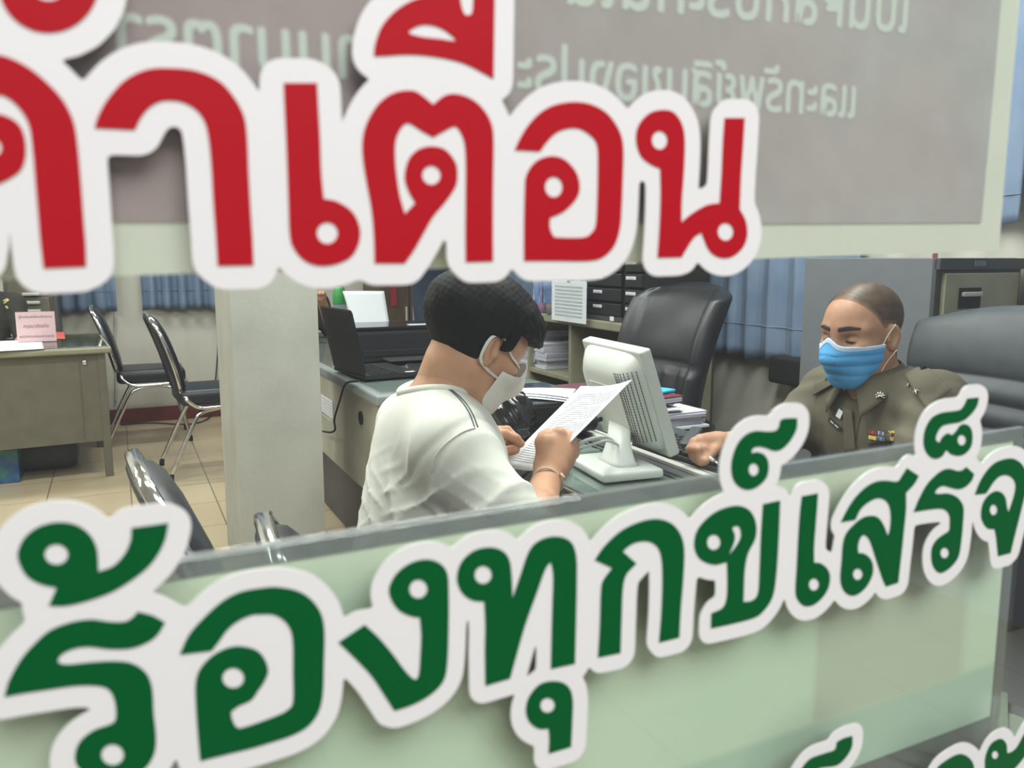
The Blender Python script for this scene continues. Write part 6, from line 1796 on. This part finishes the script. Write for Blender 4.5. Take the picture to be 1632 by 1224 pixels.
# =================================================== people at the back, mostly hidden
def seated_back(label, c, fw, skin, cloth, sc=1.0, arms=None, cat='person'):
    fw = Vector(fw).normalized(); sd_ = Vector((-fw.y, fw.x, 0)); c = Vector(c)
    r = thing('person', label, cat, (c.x, c.y, 0))
    Rh = frame(fw + Vector((0, 0, -.25)), (0, 0, 1)); hc_ = c + fw * .05 + Vector((0, 0, 1.17))
    v, f = sdf_mesh(lambda P: head_sdf(P, (-.03, 0, -.17)), (-.15, -.11, -.2), (.13, .11, .14), .006)
    S = [c + sd_ * (s * .18) + Vector((0, 0, .96)) for s in (-1, 1)]
    E = [S[i] + fw * .12 + sd_ * ((-1, 1)[i] * .05) + Vector((0, 0, -.22)) for i in (0, 1)]
    Wr = arms or [E[i] + fw * .24 + Vector((0, 0, .06)) for i in (0, 1)]
    def tor(P, g): 
        d = cap(P, c + Vector((0, 0, .55)), c + Vector((0, 0, .86)), .15 + g, .135 + g); d = smin(d, chain(P, [tuple(S[0]), tuple(c + Vector((0, 0, 1.0))), tuple(S[1])], [.055 + g] * 3), .08)
        for i in (0, 1): d = smin(d, cap(P, S[i], S[i] + (E[i] - S[i]) * (.8 if g > .005 else 1), .052 + g, .045 + g), .04)
        return d
    def bd(P):
        d = tor(P, 0)
        for i in (0, 1):
            w = Wr[i]; h_ = w + (w - E[i]).normalized() * .08
            d = smin(d, chain(P, [tuple(E[i]), tuple(w), tuple(h_)], [.042, .028, .032]), .02)
            dr = (w - E[i]).normalized(); s2 = dr.cross(Vector((0, 0, 1))).normalized()
            for k in range(4): b = h_ + s2 * (.02 * (k - 1.5)); d = smin(d, chain(P, [tuple(b), tuple(b + dr * .045), tuple(b + dr * .065 + Vector((0, 0, -.02)))], [.010, .0095, .008]), .006)
            d = smin(d, chain(P, [tuple(w + s2 * .02), tuple(w + s2 * .05 + dr * .05)], [.013, .010]), .008)
        return d
    l, u = A3(c) + np.array([-.62, -.62, .36]), A3(c) + np.array([.62, .62, 1.12])
    bv_, bf_ = sdf_mesh(bd, l, u, .0085)
    part_np('body', [(bv_, bf_), (xf(v, Rh, hc_), f)], skin, r)
    sv_, sf_ = sdf_mesh(lambda P: tor(P, .012) - .003 * wob(P, 30, 2), l, u, .009)
    part_np('shirt', [(sv_, sf_)], cloth, r)
    hv_, hf_ = sdf_mesh(lambda P: smax(skull_sdf(P) - .012 - .003 * wob(P, 120, 1), np.where(P[:, 0] > .04, .055, np.where(P[:, 0] < -.03, -.06, .0)) - P[:, 2], .005), (-.15, -.11, -.1), (.12, .11, .15), .005)
    part_np('hair', [(xf(hv_, Rh, hc_), hf_)], M['hair'], r)
    eyes(r, Rh, hc_)
    legs(r, c + Vector((0, 0, .53)), fw, sd_, .38, M['trousers'], M['matt_black'], 0)
    return r
M['dark_uniform'] = mat('dark_olive_uniform', (52, 50, 44), .85, c2=(44, 42, 37), scale=20)
M['dark_shirt'] = mat('charcoal_shirt', (40, 42, 48), .85, c2=(34, 36, 42), scale=20)
lp = at(-34, 480, y=5.97)
left_p = seated_back('person in a dark uniform with yellow insignia seated behind the steel desk', (lp.x, lp.y, 0), (.05, -1, 0), M['skin_b'], M['dark_uniform'], arms=[Vector((lp.x - .12, lp.y - .26, .68)), Vector((lp.x + .12, lp.y - .26, .68))])
sh_l = [c for c in left_p.children if c.name.startswith('shirt')][0]; tr_l = bvh_of(sh_l)
M['gold'] = mat('yellow_insignia', (196, 186, 130), .5)
for (a, b) in (((5, 480), (13, 477)), ((6, 484), (14, 478)), ((9, 488), (13, 492))):
    pa_, na_ = hit(tr_l, a[0], a[1], .003); pb2, nb_ = hit(tr_l, b[0], b[1], .003)
    if pa_ and pb2: tube('insignia', [pa_, pb2], .006, M['gold'], sh_l, 6)
for k_, (c_, r_, l_) in enumerate((((lp.x, lp.y), math.atan2(-1, .05), 'black padded chrome chair under the person in the dark uniform'),)):
    ch = chair_at(c_[0], c_[1], r_, l_)
bp = at(474, 500, y=5.15)
wr_ = at(514, 483, y=4.92)
seated_back('person in a charcoal shirt behind the pillar, forearm raised above the laptop lid', (bp.x, bp.y + .18, 0), (.25, -1, 0), M['skin_a'], M['dark_shirt'],
            arms=[Vector((bp.x - .2, bp.y - .2, .80)), Vector((wr_.x, wr_.y, wr_.z))])
chair_at(bp.x, bp.y + .18, math.atan2(-1, .25), 'black padded chrome chair under the person in the charcoal shirt behind the pillar')
